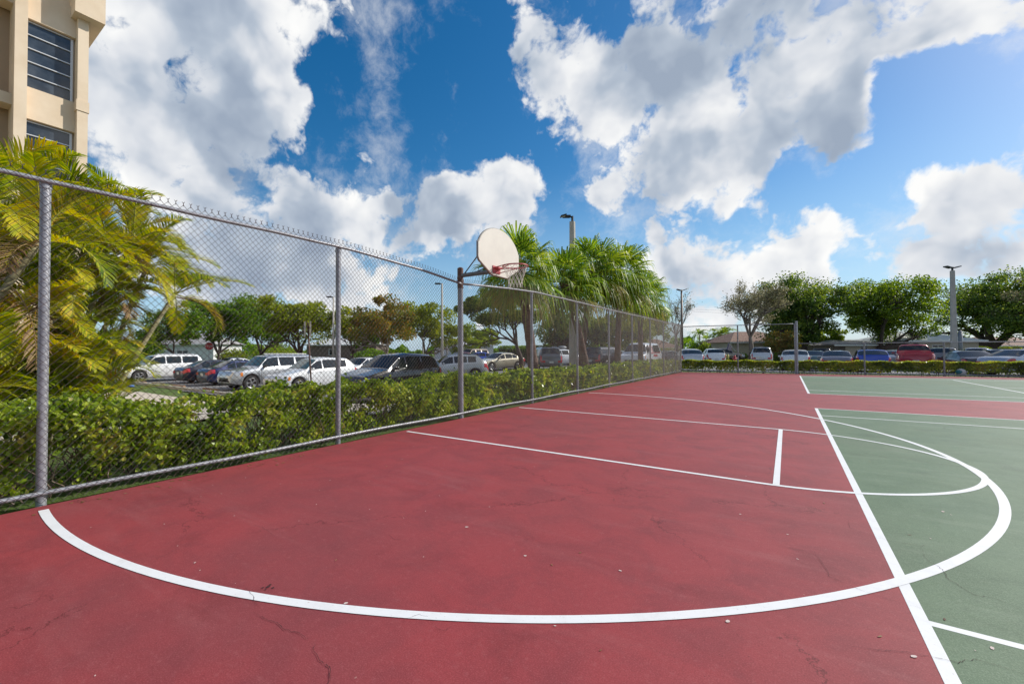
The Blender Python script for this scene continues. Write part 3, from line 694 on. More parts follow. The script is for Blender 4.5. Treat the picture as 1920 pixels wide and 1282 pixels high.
def areca(name, base, label, stems, seed, low=0, lowspan=1.2):
    """stems: list of (dx, dy, top x, y, z, nfronds, frond length)"""
    rs = np.random.RandomState(seed); e = empty(name, base, label, 'palm', 'feathery yellow-green palms beside the building')
    bx, by, bz = base
    dead = MB(); deadr = dead
    for (dx, dy, tx, ty, tz, nf, fl) in stems:
        b = MB(); p0 = np.array([bx+dx, by+dy, bz-.05]); p1 = np.array([tx, ty, tz]); mid = (p0+p1)/2+np.array([rs.normal(0, .08), rs.normal(0, .08), .1])
        pts = [(1-t)**2*p0+2*t*(1-t)*mid+t*t*p1 for t in np.linspace(0, 1, 12)]
        b.tube(pts, list(np.linspace(.055, .038, 12)), 8); part(b, 'trunk', M_cane, e, smooth=True)
        b = MB(); r_ = MB(); a0 = rs.uniform(0, 6)
        for i in range(nf):
            az = a0+i*2.4+rs.uniform(-.3, .3); el = R_(rs.uniform(15, 78)) if i > nf*.25 else R_(rs.uniform(-15, 25))
            frond(b, r_, p1, az, el, fl*rs.uniform(.8, 1.12), rs.uniform(.9, 1.9), rs, 58, .50*fl/2, .021)
        part(b, 'crown', M_areca, e); part(r_, 'frond_stalk', M_rachis, e, smooth=True)
        for i in range(1):
            frond(dead, deadr, p1+np.array([0, 0, -.05]), rs.uniform(0, 6.3), R_(rs.uniform(-50, 0)), fl*.75, 1.4, rs, 22, .34, .024)
    if low:
        b = MB(); r_ = MB()
        for i in range(low):
            a = rs.uniform(0, 2*PI); q = rs.uniform(.0, 1)**.6*lowspan
            p = np.array([bx+q*math.cos(a)*.8, by+q*math.sin(a), bz+rs.uniform(.0, 1.3)])
            frond(b, r_, p, a+rs.normal(0, .5), R_(rs.uniform(35, 88)), rs.uniform(.8, 1.35), rs.uniform(.9, 2.3), rs, 38, .42, .024)
        part(b, 'basal_fronds', M_areca, e); part(r_, 'frond_stalk', M_rachis, e, smooth=True)
        for i in range(int(low*.12)):
            a = rs.uniform(0, 2*PI); p = np.array([bx+rs.uniform(-.8, .8), by+rs.uniform(-lowspan, lowspan), bz+rs.uniform(.8, 2.4)])
            frond(dead, deadr, p, a, R_(rs.uniform(-60, 10)), rs.uniform(.9, 1.5), 1.4, rs, 22, .34, .024)
    part(dead, 'dead_fronds', M_dead, e)
    return e
def W3(px, py, depth): return tuple(pos(px, py, depth))
areca('areca_palm', (-8.6, -.2, T(-8.6, -.2)), 'dense clump of feathery palms at the view edge, behind the nearest fence post',
      [(.3, .1, *W3(75, 455, 6.0), 11, 1.3), (.2, -.2, *W3(-30, 420, 6.0), 10, 1.7), (0, .2, *W3(30, 500, 6.6), 10, 1.4), (.2, .3, *W3(80, 590, 6.6), 9, 1.2), (0, .4, *W3(130, 455, 7.4), 11, 1.6),
       (-.2, .4, *W3(40, 380, 7.8), 10, 1.7), (.1, 0, *W3(20, 620, 6.2), 9, 1.2), (0, 0, *W3(-60, 560, 6.5), 9, 1.6)], 3, 90, 1.5)
areca('areca_palm', (-9.4, 1.25, T(-9.4, 1.25)), 'yellow-green feathery palm clump between the fence post and the concrete path',
      [(0, 0, *W3(170, 430, 8.4), 12, 1.55), (.2, .3, *W3(205, 490, 8.0), 11, 1.4), (.2, .2, *W3(150, 560, 7.6), 10, 1.2), (-.2, .3, *W3(205, 600, 8.4), 10, 1.0), (-.3, .5, *W3(195, 660, 8.2), 9, .9),
       (.3, 0, *W3(110, 520, 7.2), 11, 1.4), (.1, .1, *W3(250, 455, 8.8), 11, 1.5), (.1, .1, *W3(120, 640, 7.2), 9, 1.1), (.1, .1, *W3(215, 545, 8.0), 10, 1.2)], 4, 130, .95)
areca('areca_palm', (-10.2, 2.25, T(-10.2, 2.25)), 'leaning feathery palm on a pale bare cane arching over the parked cars',
      [(0, 0, *W3(328, 552, 9.0), 12, 1.55), (-.1, -.1, *W3(275, 500, 9.4), 12, 1.55)], 9, 0, .5)

# ------------------------------------------------------------------ fan palms
M_fan = leafmat('fan_leaf', [(.04, .10, .015), (.10, .19, .022), (.18, .29, .03), (.29, .38, .045), (.48, .50, .10)], .45, .42, 1.2, .4, .2)
M_fany = leafmat('fan_leaf_old', [(.13, .16, .03), (.24, .26, .05), (.34, .30, .07), (.28, .16, .05)], .4, .5, 1.5)
M_ptrunk = barkmat('palm_trunk', (.085, .045, .035), (.20, .125, .09), 7, 3.0, .8)
def fan(b, rb, p0, d, rs, pl, R0, hang=.9):
    d = d/np.linalg.norm(d); p1 = p0+d*pl+np.array([0, 0, -.12*pl])
    rb.tube([p0, (p0+p1)/2+np.array([0, 0, .05]), p1], [.018, .013, .01], 4, False)
    side = np.cross(d, [0, 0, 1.]); side /= np.linalg.norm(side)+1e-6; up = np.cross(side, d)
    tilt = rs.uniform(-.5, .2); n_ = 30; th = np.linspace(-2.05, 2.05, n_)
    d2 = d*math.cos(tilt)+up*math.sin(tilt)
    v = d2[None]*np.cos(th)[:, None]+side[None]*np.sin(th)[:, None]-up[None]*(.10*np.abs(np.sin(th)))[:, None]
    v += rs.normal(0, .03, (n_, 3)); v /= np.linalg.norm(v, axis=1)[:, None]
    l = R0*(1-.18*np.abs(th)/2)*rs.uniform(.9, 1.08, n_); l = l[:, None]
    nrm = np.cross(d2, side)
    wn = np.cross(v, nrm); wn /= np.linalg.norm(wn, axis=1)[:, None]+1e-9
    wn = wn+nrm*.35*np.where(np.arange(n_) % 2, 1, -1)[:, None]
    A = p1+v*.03; B = p1+v*l*.5; Cc = B+(v+np.array([0, 0, -.35])*hang)/1.1*l*.25
    hd = v*.35+np.array([0, 0, -1.]); hd /= np.linalg.norm(hd, axis=1)[:, None]; hl = l*rs.uniform(.25, .6, (n_, 1))*hang
    E = Cc+(v*.7+np.array([0, 0, -.7]))*l*.12; H_ = E+hd*hl
    w0 = .006; w1 = l*.5*.056; w2 = w1*.72; w3 = w1*.45
    V = np.stack([A-wn*w0, A+wn*w0, B-wn*w1, B+wn*w1, Cc-wn*w2, Cc+wn*w2, E-wn*w3, E+wn*w3, H_-wn*.004, H_+wn*.004], 1).reshape(-1, 3)
    k = np.arange(n_)*10
    b.addq(V, np.concatenate([np.stack([k+q, k+q+1, k+q+3, k+q+2], 1) for q in (0, 2, 4, 6)]))
def fan_palm(base, crown, label, seed, R0=1.0, pl=.9, nf=40, tr=.17):
    rs = np.random.RandomState(seed); e = empty('fan_palm', base, label, 'palm', 'fan palms in a line behind the hedge')
    p0 = np.array(base)+[0, 0, -.1]; p1 = np.array(crown); mid = p0*.5+p1*.5; mid[:2] = p0[:2]*.75+p1[:2]*.25
    pts = [(1-t)**2*p0+2*t*(1-t)*mid+t*t*p1 for t in np.linspace(0, 1, 26)]
    rad = [tr*(1.25-.35*min(1, t*3))*(1+.05*math.sin(t*90))+(.05 if t > .8 else 0) for t in np.linspace(0, 1, 26)]
    b = MB(); b.tube(pts, rad, 12); part(b, 'trunk', M_ptrunk, e, smooth=True)
    b = MB(); ob = MB(); r_ = MB()
    for i in range(nf):
        az = i*2.39996+rs.uniform(-.2, .2); el = R_(82-125*(i/nf)**.8+rs.uniform(-8, 8))
        d = np.array([math.cos(az)*math.cos(el), math.sin(az)*math.cos(el), math.sin(el)])
        fan(ob if i > nf*.82 and rs.uniform() < .75 else b, r_, p1+np.array([0, 0, .1-.35*i/nf]), d, rs, pl*rs.uniform(.8, 1.1), R0*rs.uniform(.85, 1.1), hang=.35+1.15*i/nf)
    part(b, 'crown', M_fan, e); part(ob, 'old_fronds', M_fany, e); part(r_, 'frond_stalk', M_rachis, e, smooth=True)
def palm_at(pxb, depth, pxc, pyc, label, seed, dc=None, **k):
    g = gpos(pxb, depth); fan_palm(g, W3(pxc, pyc, dc or depth), label, seed, **k)
palm_at(1003, 15.5, 972, 505, 'fan palm with the thickest leaning trunk, directly behind the basketball backboard', 21, R0=1.05, pl=.85, tr=.19)
palm_at(1102, 19.5, 1056, 528, 'fan palm leaning left across the tall concrete lamp pole', 22, R0=1.15, pl=.95)
palm_at(1088, 21.5, 1112, 505, 'fan palm with its crown just right of the concrete lamp pole', 23, R0=1.2, pl=1.0)
palm_at(1157, 23, 1163, 520, 'fan palm rising in front of the dark four-wheel drive', 24, R0=1.3, pl=1.05)
palm_at(1201, 27.5, 1200, 556, 'lowest fan palm, above the white van', 25, R0=1.3, pl=1.0)

# ------------------------------------------------------------------ broadleaf trees
def skeleton(b, p0, p1, spread, rs, r0, levels=3, nb=5):
    """returns tips"""
    tips = []
    def rec(p, d, L, r, lv):
        q = p.copy(); pts = [q.copy()]; dd = d.copy(); seg = 4
        for i in range(seg):
            dd = dd+rs.normal(0, .13, 3)+np.array([0, 0, .03]); dd /= np.linalg.norm(dd); q = q+dd*L/seg; pts.append(q.copy())
        b.tube(pts, list(np.linspace(r, r*.55, seg+1)), 7 if lv > 1 else 4, False)
        if lv == 0: tips.append(q); tips.append(pts[-2]); return
        k = nb if lv == levels else 3
        a0 = rs.uniform(0, 6.3)
        for i in range(k):
            a = a0+i*2*PI/k+rs.uniform(-.4, .4); t = rs.uniform(.55, 1.)*spread
            s = np.cross(dd, [.3, .2, 1.]); s /= np.linalg.norm(s); u = np.cross(s, dd)
            nd = dd*math.cos(t)+(s*math.cos(a)+u*math.sin(a))*math.sin(t); nd[2] = nd[2]*.85+.08; nd /= np.linalg.norm(nd)
            rec(q if i else q, nd, L*rs.uniform(.62, .85), r*.58, lv-1)
    d = np.array(p1)-np.array(p0); L = np.linalg.norm(d)
    rec(np.array(p0, float), d/L, L, r0, levels)
    return np.array(tips)
def tree(pxb, depth, pxc, top_py, bot_py, wpx, label, seed, mat, bark, leaf=.26, n=9000, group='trees around the parking lot', cat='tree', fill=1., trunkpx=None, flat=0, squash=1., name='broadleaf_tree', nl=46, spread=.9):
    rs = np.random.RandomState(seed); g = gpos(pxb, depth); base = np.array(g)
    zt = pos(pxc, top_py, depth)[2]; zb = pos(pxc, bot_py, depth)[2]; rad = wpx/FPX*depth/2; c = pos(pxc, (top_py+bot_py)/2, depth); hz = (zt-zb)/2
    e = empty(name, g, label, cat, group)
    b = MB(); fork = base+(c-base)*.32; fork[2] = base[2]+max(.8, (zb-base[2])*.75)
    L1 = max((hz*2), rad)*.40
    sk = MB(); r0 = trunkpx/FPX*depth/2*.7 if trunkpx else .15
    tips = skeleton(sk, base+[0, 0, -.1], fork, spread, rs, r0, 3, 5)
    # pull tips to fill the crown ellipsoid
    V = np.concatenate(sk.v); rel = V-fork; ext = np.abs(tips-fork).max(0)+1e-3
    f = np.clip((V[:, 2]-fork[2])/max(.5, ext[2]), 0, 1)
    sc = np.array([rad*.72/ext[0], rad*.72/ext[1], (zt-fork[2])*.72/max((tips-fork)[:, 2].max(), .1)])
    m = (V[:, 2] > fork[2]-.01)
    V[m] = fork+rel[m]*sc+(c[:3]-fork)*np.array([1, 1, 0])*f[m][:, None]
    o = 0; nv = []
    for q in sk.v: nv.append(V[o:o+len(q)]); o += len(q)
    sk.v = nv; part(sk, 'trunk', bark, e, smooth=True)
    # clumps in the crown
    nc = int(nl); th = rs.uniform(0, 2*PI, nc); ct = rs.uniform(-1, 1, nc); st = np.sqrt(1-np.abs(ct)**3); rr = rs.uniform(.25, .82, nc)
    CC = np.stack([rr*st*np.cos(th)*rad*1.1, rr*st*np.sin(th)*rad*1.1, rr*ct*hz*1.05], 1)+c
    CRr = rs.uniform(.14, .36, nc)
    n = int(n*1.45); idx = rs.randint(0, nc, n)
    dv = rs.normal(size=(n, 3)); dv /= np.linalg.norm(dv, axis=1)[:, None]; q = rs.uniform(0, 1, n)**.42
    Rxy = np.minimum(rad, hz*1.7)
    Pp = CC[idx]+dv*(q*CRr[idx])[:, None]*np.array([Rxy*1.05, Rxy*1.05, hz*(.95-.55*flat)])
    if flat:   # layered, spreading branches
        lay = hz*2/7; Pp[:, 2] = .55*Pp[:, 2]+.45*(zb+np.round((Pp[:, 2]-zb)/lay+.25*np.sin(idx*3.))*lay)+rs.normal(0, lay*.2, n)
    nn = rs.normal(size=(n, 3))+dv*.5; nn[:, 2] -= .2
    L = leaf*rs.uniform(.6, 1.2, n)
    b = MB(); leaves_quads(b, Pp, nn, L, L*.6, rs, shape='quad'); part(b, 'crown', mat, e)
    return e
G1 = leafmat('leaf_green', [(.03, .065, .010), (.08, .17, .016), (.17, .29, .022), (.30, .40, .04)], .48, .45, .5)
G2 = leafmat('leaf_dark', [(.02, .045, .010), (.05, .10, .018), (.16, .23, .03), (.36, .40, .07)], .46, .45, .5)
G3 = leafmat('leaf_yellow', [(.06, .11, .012), (.14, .22, .02), (.25, .33, .03), (.40, .42, .05)], .45, .45, .5)
G4 = leafmat('leaf_rust', [(.05, .09, .014), (.12, .17, .02), (.24, .20, .03), (.36, .20, .035), (.16, .20, .03)], .4, .5, .5)
G5 = leafmat('leaf_olive', [(.035, .06, .010), (.12, .17, .016), (.26, .31, .022), (.42, .42, .035)], .48, .45, .5)
G6 = leafmat('leaf_grey', [(.09, .085, .04), (.18, .17, .08), (.30, .28, .15), (.42, .37, .22)], .3, .6, .6)
BK = barkmat('bark_grey', (.10, .075, .055), (.24, .20, .16), 5)
BK2 = barkmat('bark_dark', (.045, .03, .025), (.11, .08, .06), 5)
BK3 = barkmat('bark_pale', (.22, .18, .14), (.40, .34, .27), 5)
def shrub(px, depth, top_py, wpx, label, seed, mat, n=2500, leaf=.18, name='shrub', group='shrubs by the houses', zb=0):
    rs = np.random.RandomState(seed); g = gpos(px, depth); zt = pos(px, top_py, depth)[2]; rad = wpx/FPX*depth/2; hz = (zt-g[2])/2
    e = empty(name, g, label, 'shrub', group); b = MB(); dv = rs.normal(size=(n, 3)); dv /= np.linalg.norm(dv, axis=1)[:, None]
    q = rs.uniform(0, 1, n)**.35*(1+.15*np.sin(dv[:, 0]*7+dv[:, 1]*5+seed)+.1*np.sin(dv[:, 2]*9))
    Pp = np.array([g[0], g[1], g[2]+hz])+dv*q[:, None]*np.array([rad, rad, hz])
    L = leaf*rs.uniform(.6, 1.2, n); leaves_quads(b, Pp, rs.normal(size=(n, 3))+dv*.5, L, L*.6, rs, shape='quad'); part(b, 'leaves', mat, e)
    b = MB()
    for i in range(7):
        a = i*.9; b.tube([(g[0], g[1], g[2]-.05), (g[0]+rad*.3*math.cos(a), g[1]+rad*.3*math.sin(a), g[2]+hz*.7), (g[0]+rad*.6*math.cos(a), g[1]+rad*.6*math.sin(a), g[2]+hz*1.3)], [.04, .03, .01], 5, False)
    part(b, 'branches', BK2, e)
# left of the hoop
tree(415, 42, 400, 548, 650, 170, 'dark green tree behind the stop sign', 31, G1, BK2, n=10000, trunkpx=9)
tree(482, 46, 482, 550, 655, 130, 'bright green tree between the stop sign tree and the twin parking sign', 32, G1, BK2, n=7500, trunkpx=7)
tree(575, 42, 562, 545, 652, 175, 'olive tree standing behind the twin parking sign', 33, G5, BK2, n=10500, trunkpx=10)
tree(665, 44, 660, 572, 655, 110, 'green tree beside the grey middle fence post, left of the rusty tree', 34, G5, BK2, n=6000, trunkpx=6)
tree(738, 38, 722, 545, 650, 150, 'rust-coloured open tree with pale forking trunk above the black crossover', 35, G4, BK3, n=6000, trunkpx=8, nl=26, spread=.8)
tree(790, 45, 792, 562, 655, 150, 'yellow-green tree left of the tall double lamp poles', 36, G5, BK, n=8500, trunkpx=7)
tree(852, 55, 862, 600, 662, 100, 'thin pale tree behind the thick hoop post', 37, G3, BK, n=3500, trunkpx=4, nl=16, leaf=.3)
tree(330, 50, 315, 580, 655, 110, 'dark tree behind the white four-wheel drive at the end of the row', 38, G2, BK2, n=6500, trunkpx=6)
tree(978, 30, 935, 535, 625, 190, 'large dark spreading tree behind the basketball hoop', 39, G2, BK2, n=14000, trunkpx=17, leaf=.17, nl=34)
tree(1045, 55, 1050, 575, 662, 110, 'dark broad tree behind the concrete lamp pole', 40, G2, BK2, n=9000, trunkpx=12)
tree(1130, 50, 1125, 580, 665, 90, 'shady dark tree between two fan palm trunks', 41, G2, BK2, n=9000, trunkpx=7)
tree(1180, 48, 1180, 590, 665, 90, 'olive tree behind the white van', 42, G5, BK2, n=8000, trunkpx=6)
tree(1232, 55, 1228, 572, 648, 62, 'small yellow-green tree right of the fan palms', 43, G3, BK, n=5000, trunkpx=4)
tree(700, 60, 690, 600, 660, 70, 'distant dark green tree left of the rusty tree trunk', 44, G1, BK2, n=4000, trunkpx=4, leaf=.32)
tree(908, 60, 905, 615, 655, 70, 'low yellow-green tree beyond the blue car', 45, G3, BK2, n=3500, trunkpx=4, leaf=.32)
# right
tree(1510, 62, 1497, 506, 655, 152, 'largest dark tree with layered crown behind the white rounded hatchback', 51, G2, BK2, n=19000, trunkpx=13, leaf=.34, flat=.25, nl=80)
tree(1637, 60, 1660, 503, 652, 165, 'bright green full tree behind the blue hatchback', 52, leafmat('leaf_bright', [(.03, .06, .010), (.075, .13, .016), (.19, .28, .025), (.40, .48, .055)], .48, .45, .5), BK2, n=19000, trunkpx=10, leaf=.32, nl=70)
tree(1866, 62, 1880, 500, 640, 230, 'wide spreading dark tree right of the concrete lamp pole', 53, G2, BK2, n=22000, trunkpx=17, leaf=.34, flat=.25, nl=90)
tree(1985, 58, 1965, 515, 640, 170, 'grey-green dry tree at the edge of the view beyond the pale saloon', 54, G6, BK3, n=9000, trunkpx=8, leaf=.3)
tree(1548, 66, 1555, 612, 655, 62, 'small yellow-leaved tree between the two big trees', 55, G3, BK, n=3600, trunkpx=3, leaf=.3)
tree(1462, 56, 1470, 620, 664, 60, 'low dark brownish tree before the cream bungalow', 56, G4, BK2, n=3500, trunkpx=2, leaf=.28)
def bare_tree(pxb, depth, pxc, top_py, wpx, label, seed, bark, mat, n, trunkpx, fork_py, leaf=.2):
    rs = np.random.RandomState(seed); g = gpos(pxb, depth); base = np.array(g); zt = pos(pxc, top_py, depth)[2]; rad = wpx/FPX*depth/2
    e = empty('bare_tree', g, label, 'tree', 'trees around the parking lot'); sk = MB(); tips = []
    fork = pos(pxb, fork_py, depth); r0 = trunkpx/FPX*depth/2
    def rec(p, d, L, r, lv):
        q = p.copy(); pts = [q.copy()]; dd = d.copy()
        for i in range(4):
            dd = dd+rs.normal(0, .12, 3); dd /= np.linalg.norm(dd); q = q+dd*L/4; pts.append(q.copy())
        sk.tube(pts, list(np.linspace(r, r*.6, 5)), 5 if lv < 3 else 8, False)
        if lv == 0:
            tips.extend(pts[1:]); return
        for i in range(3):
            t = rs.uniform(.3, .75); a = rs.uniform(0, 6.3); s = np.cross(dd, [.3, .2, 1.]); s /= np.linalg.norm(s); u = np.cross(s, dd)
            nd = dd*math.cos(t)+(s*math.cos(a)+u*math.sin(a))*math.sin(t); nd[2] = abs(nd[2])*.75+.1; nd /= np.linalg.norm(nd)
            rec(pts[rs.randint(2, 5)], nd, L*rs.uniform(.62, .82), r*.58, lv-1)
    sk.tube([base+[0, 0, -.1], (base+fork)/2+[.1, 0, 0], fork], [r0*1.2, r0, r0*.9], 8)
    H = zt-fork[2]
    for i in range(5):
        a = i*1.26+.4; d = np.array([math.cos(a)*.8, math.sin(a)*.8, .9]); rec(fork.copy(), d/np.linalg.norm(d), H*.36, r0*.6, 4)
    tp = np.array(tips)
    V = np.concatenate(sk.v); m = V[:, 2] > fork[2]-.05
    sx = rad/np.abs(tp[:, :2]-fork[:2]).max(); sz = H/(tp[:, 2].max()-fork[2])
    cx = pos(pxc, top_py, depth)-fork
    def warp(A):
        r = A-fork; f = np.clip(r[:, 2:3]/H, 0, 1); return fork+r*np.array([sx*1.1, sx*1.1, sz])+np.array([cx[0], cx[1], 0])*f
    V[m] = warp(V[m]); o = 0; nv = []
    for q in sk.v: nv.append(V[o:o+len(q)]); o += len(q)
    sk.v = nv; part(sk, 'trunk', bark, e, smooth=True)
    tp = warp(tp); k = rs.randint(0, len(tp), n); Cc = tp[k]+rs.normal(0, .22, (n, 3)); L = leaf*rs.uniform(.5, 1.2, n)
    b = MB(); leaves_quads(b, Cc, rs.normal(size=(n, 3)), L, L*.55, rs, shape='quad'); part(b, 'crown', mat, e)
bare_tree(1407, 46, 1402, 524, 140, 'half-bare grey tree with a leaning trunk left of the silver off-roader', 61, BK, G6, 7500, 8, 632)
bare_tree(1268, 62, 1268, 545, 90, 'twiggy almost leafless tree behind the thin lamp pole near the fence corner', 62, BK, G6, 1200, 4, 630)
for i, (px, d, tp, wp, m, lb) in enumerate([
    (1308, 75, 640, 34, G1, 'rounded dark shrub beneath the small distant coconut palm'), (1322, 70, 643, 26, G3, 'bright lime shrub behind the silver estate car'),
    (1372, 62, 660, 30, G2, 'dark low shrub left of the half-bare tree trunk'), (1390, 62, 663, 22, G1, 'low green shrub right at the half-bare tree trunk'), (1452, 58, 662, 40, G1, 'low green shrub under the cream bungalow window'),
    (1545, 60, 655, 22, G3, 'yellow-green shrub behind the teal saloon'), (1755, 80, 624, 120, G2, 'high dark shrub behind the white-roofed bungalow'), (1835, 70, 640, 50, G3, 'lime shrub right of the concrete lamp pole'),
    (1898, 66, 650, 46, G5, 'olive shrub behind the black windscreen car'), (1395, 85, 640, 60, G3, 'yellowish shrub behind the bungalow ridge'),
    (1600, 80, 640, 60, G2, 'dark shrub behind the grey flat-roofed bungalow'), (272, 48, 622, 60, G1, 'dark shrub above the bonnet of the white four-wheel drive'),
    (520, 56, 646, 90, G3, 'yellow-green shrub mass behind the silver off-roader'), (436, 56, 655, 50, G5, 'olive shrub behind the black saloon'), (700, 56, 655, 70, G1, 'dark shrub behind the black crossover bonnet')]):
    shrub(px, d, tp, wp, lb, 70+i, m, n=2200 if wp < 60 else 4200, leaf=.26)
def coco(px, depth, crown_py, label, seed, fl=2.6, nf=16, r=.14):
    rs = np.random.RandomState(seed); g = gpos(px, depth); e = empty('coconut_palm', g, label, 'palm', 'distant feathery palms on the horizon')
    top = np.array([g[0]+.3, g[1], pos(px, crown_py, depth)[2]]); b = MB(); b.tube([np.array(g), (np.array(g)+top)/2+[.2, 0, 0], top], [r*1.4, r, r*.8], 7); part(b, 'trunk', BK3, e, smooth=True)
    b = MB(); r_ = MB()
    for i in range(nf): frond(b, r_, top, i*2.4, R_(rs.uniform(-5, 70)), fl, rs.uniform(1.4, 2.2), rs, 20, fl*.28, .09)
    part(b, 'crown', M_fan, e); part(r_, 'frond_stalk', M_rachis, e)
coco(1309, 95, 628, 'small dark coconut palm standing alone left in the far gap', 81)
coco(1350, 75, 628, 'leafy bright palm behind the white hatchback', 82, 2.4, 18)
coco(1356, 77, 626, 'second leafy bright palm tight beside another behind the white hatchback', 83, 2.4, 18)
coco(1324, 120, 637, 'tiny far palm between the dark coconut palm and the leafy pair', 84)
coco(1337, 110, 622, 'slim thin-crowned palm just left of the leafy pair', 85, 1.7, 9, .08)
# clipped tall hedge far behind the hoop and a far treeline
def long_hedge(pa, pb, da, db, h, label, seed, mat, n=9000, leaf=.22, thick=1.2):
    rs = np.random.RandomState(seed); A = np.array(gpos(pa, da)); B = np.array(gpos(pb, db)); e = empty('hedge', tuple(A), label, 'hedge')
    t = rs.uniform(0, 1, n); Pp = A+(B-A)*t[:, None]; d = (B-A)/np.linalg.norm(B-A); s = np.array([d[1], -d[0], 0])
    Pp += s*rs.uniform(-thick/2, thick/2, n)[:, None]; Pp[:, 2] += h*np.maximum(rs.uniform(0, 1, n)**.6, 0)
    L = leaf*rs.uniform(.6, 1.2, n); b = MB(); leaves_quads(b, Pp, rs.normal(size=(n, 3)), L, L*.6, rs, shape='quad'); part(b, 'leaves', mat, e)
    b = MB(); m = (A+B)/2; b.obox(m+[0, 0, h*.4], (B-A)/2*.98, s*thick*.3, (0, 0, h*.4)); part(b, 'branches', BK2, e)
long_hedge(935, 1112, 58, 54, 2.2, 'tall clipped dark hedge far behind the grey off-roader and lamp pole', 91, G1, 9000)
long_hedge(1195, 1280, 80, 88, 2.0, 'clipped hedge in front of the brown-roofed bungalow near the fence corner', 92, G5, 3500)
def far_trees():
    rs = np.random.RandomState(93); b = MB(); n = 42000
    px = rs.uniform(-150, 2150, n); dep = rs.uniform(125, 150, n)
    u = (px-894.3)/FPX; D = CF[None, :]+u[:, None]*CR[None, :]
    X = D[:, 0]*dep; Y = D[:, 1]*dep
    h = 3.2+1.6*np.sin(px*.031)+1.1*np.sin(px*.083+2)+.7*np.sin(px*.21)
    Z = rs.uniform(0, 1, n)**.7*np.maximum(h, 1.2)
    L = rs.uniform(.6, 1.2, n); leaves_quads(b, np.stack([X, Y, Z], 1), rs.normal(size=(n, 3)), L, L*.7, rs, shape='quad')
    o = b.build('distant_trees', G1); tag(o, 'far band of trees along the horizon beyond the houses', 'trees', kind='stuff')
far_trees()

# ------------------------------------------------------------------ cars
SPEC = dict(
 sedan=dict(L=4.65, W=1.80, H=1.44, r=.32, wb=2.70, fo=.93, sill=.22,
   top=[(0, .60), (.03, .72), (.25, .90), (.30, .95), (.46, 1.38), (.56, 1.44), (.70, 1.40), (.86, 1.04), (.97, .99), (1, .80)],
   belt=[(0, .58), (.03, .68), (.28, .87), (.86, .96), (.97, .93), (1, .78)], ws=(.30, .455), rw=(.715, .855), win=[(.335, .50), (.515, .665), (.675, .775)]),
 hatch=dict(L=4.25, W=1.80, H=1.52, r=.33, wb=2.60, fo=.88, sill=.24,
   top=[(0, .60), (.03, .76), (.25, .96), (.29, 1.0), (.46, 1.46), (.60, 1.52), (.80, 1.46), (.95, 1.12), (.985, 1.0), (1, .70)],
   belt=[(0, .58), (.03, .70), (.28, .92), (.80, 1.04), (.97, 1.02), (1, .68)], ws=(.30, .455), rw=(.82, .94), win=[(.335, .50), (.515, .69), (.70, .80)]),
 crossover=dict(L=4.45, W=1.83, H=1.66, r=.35, wb=2.64, fo=.90, sill=.27,
   top=[(0, .66), (.03, .84), (.24, 1.04), (.28, 1.08), (.43, 1.58), (.55, 1.66), (.84, 1.60), (.95, 1.22), (.985, 1.08), (1, .74)],
   belt=[(0, .62), (.03, .76), (.27, 1.00), (.84, 1.12), (.97, 1.08), (1, .72)], ws=(.29, .42), rw=(.855, .945), win=[(.325, .485), (.50, .68), (.695, .81)]),
 suv=dict(L=4.85, W=1.90, H=1.80, r=.38, wb=2.86, fo=.92, sill=.32,
   top=[(0, .72), (.015, .96), (.23, 1.12), (.27, 1.16), (.37, 1.70), (.46, 1.79), (.92, 1.77), (.985, 1.20), (.995, 1.05), (1, .80)],
   belt=[(0, .70), (.015, .90), (.26, 1.10), (.92, 1.16), (.985, 1.12), (1, .78)], ws=(.28, .365), rw=(.93, .978), win=[(.31, .49), (.505, .68), (.70, .90)]),
 van=dict(L=5.6, W=2.02, H=2.12, r=.37, wb=3.43, fo=.95, sill=.34,
   top=[(0, .84), (.01, 1.10), (.14, 1.26), (.17, 1.32), (.27, 2.00), (.34, 2.11), (.97, 2.11), (.99, 1.9), (1, 1.2)],
   belt=[(0, .82), (.01, 1.02), (.16, 1.22), (.97, 1.30), (.99, 1.28), (1, 1.1)], ws=(.18, .265), rw=(.985, .99), win=[(.215, .36), (.42, .66), (.70, .93)]),
 pickup=dict(L=5.6, W=1.98, H=1.88, r=.39, wb=3.55, fo=.92, sill=.36,
   top=[(0, .76), (.015, 1.06), (.22, 1.16), (.25, 1.20), (.34, 1.78), (.42, 1.87), (.575, 1.85), (.615, 1.22), (.99, 1.20), (1, .85)],
   belt=[(0, .74), (.015, 1.0), (.24, 1.14), (.60, 1.20), (.99, 1.18), (1, .82)], ws=(.26, .335), rw=(.580, .610), win=[(.285, .42), (.435, .56)]))
PAINT = {}
def paint(name, c, metal=.35, rough=.32):
    return pmat('paint_'+name, c, rough, metal, 1.0, .5)
wheel_cache = {}
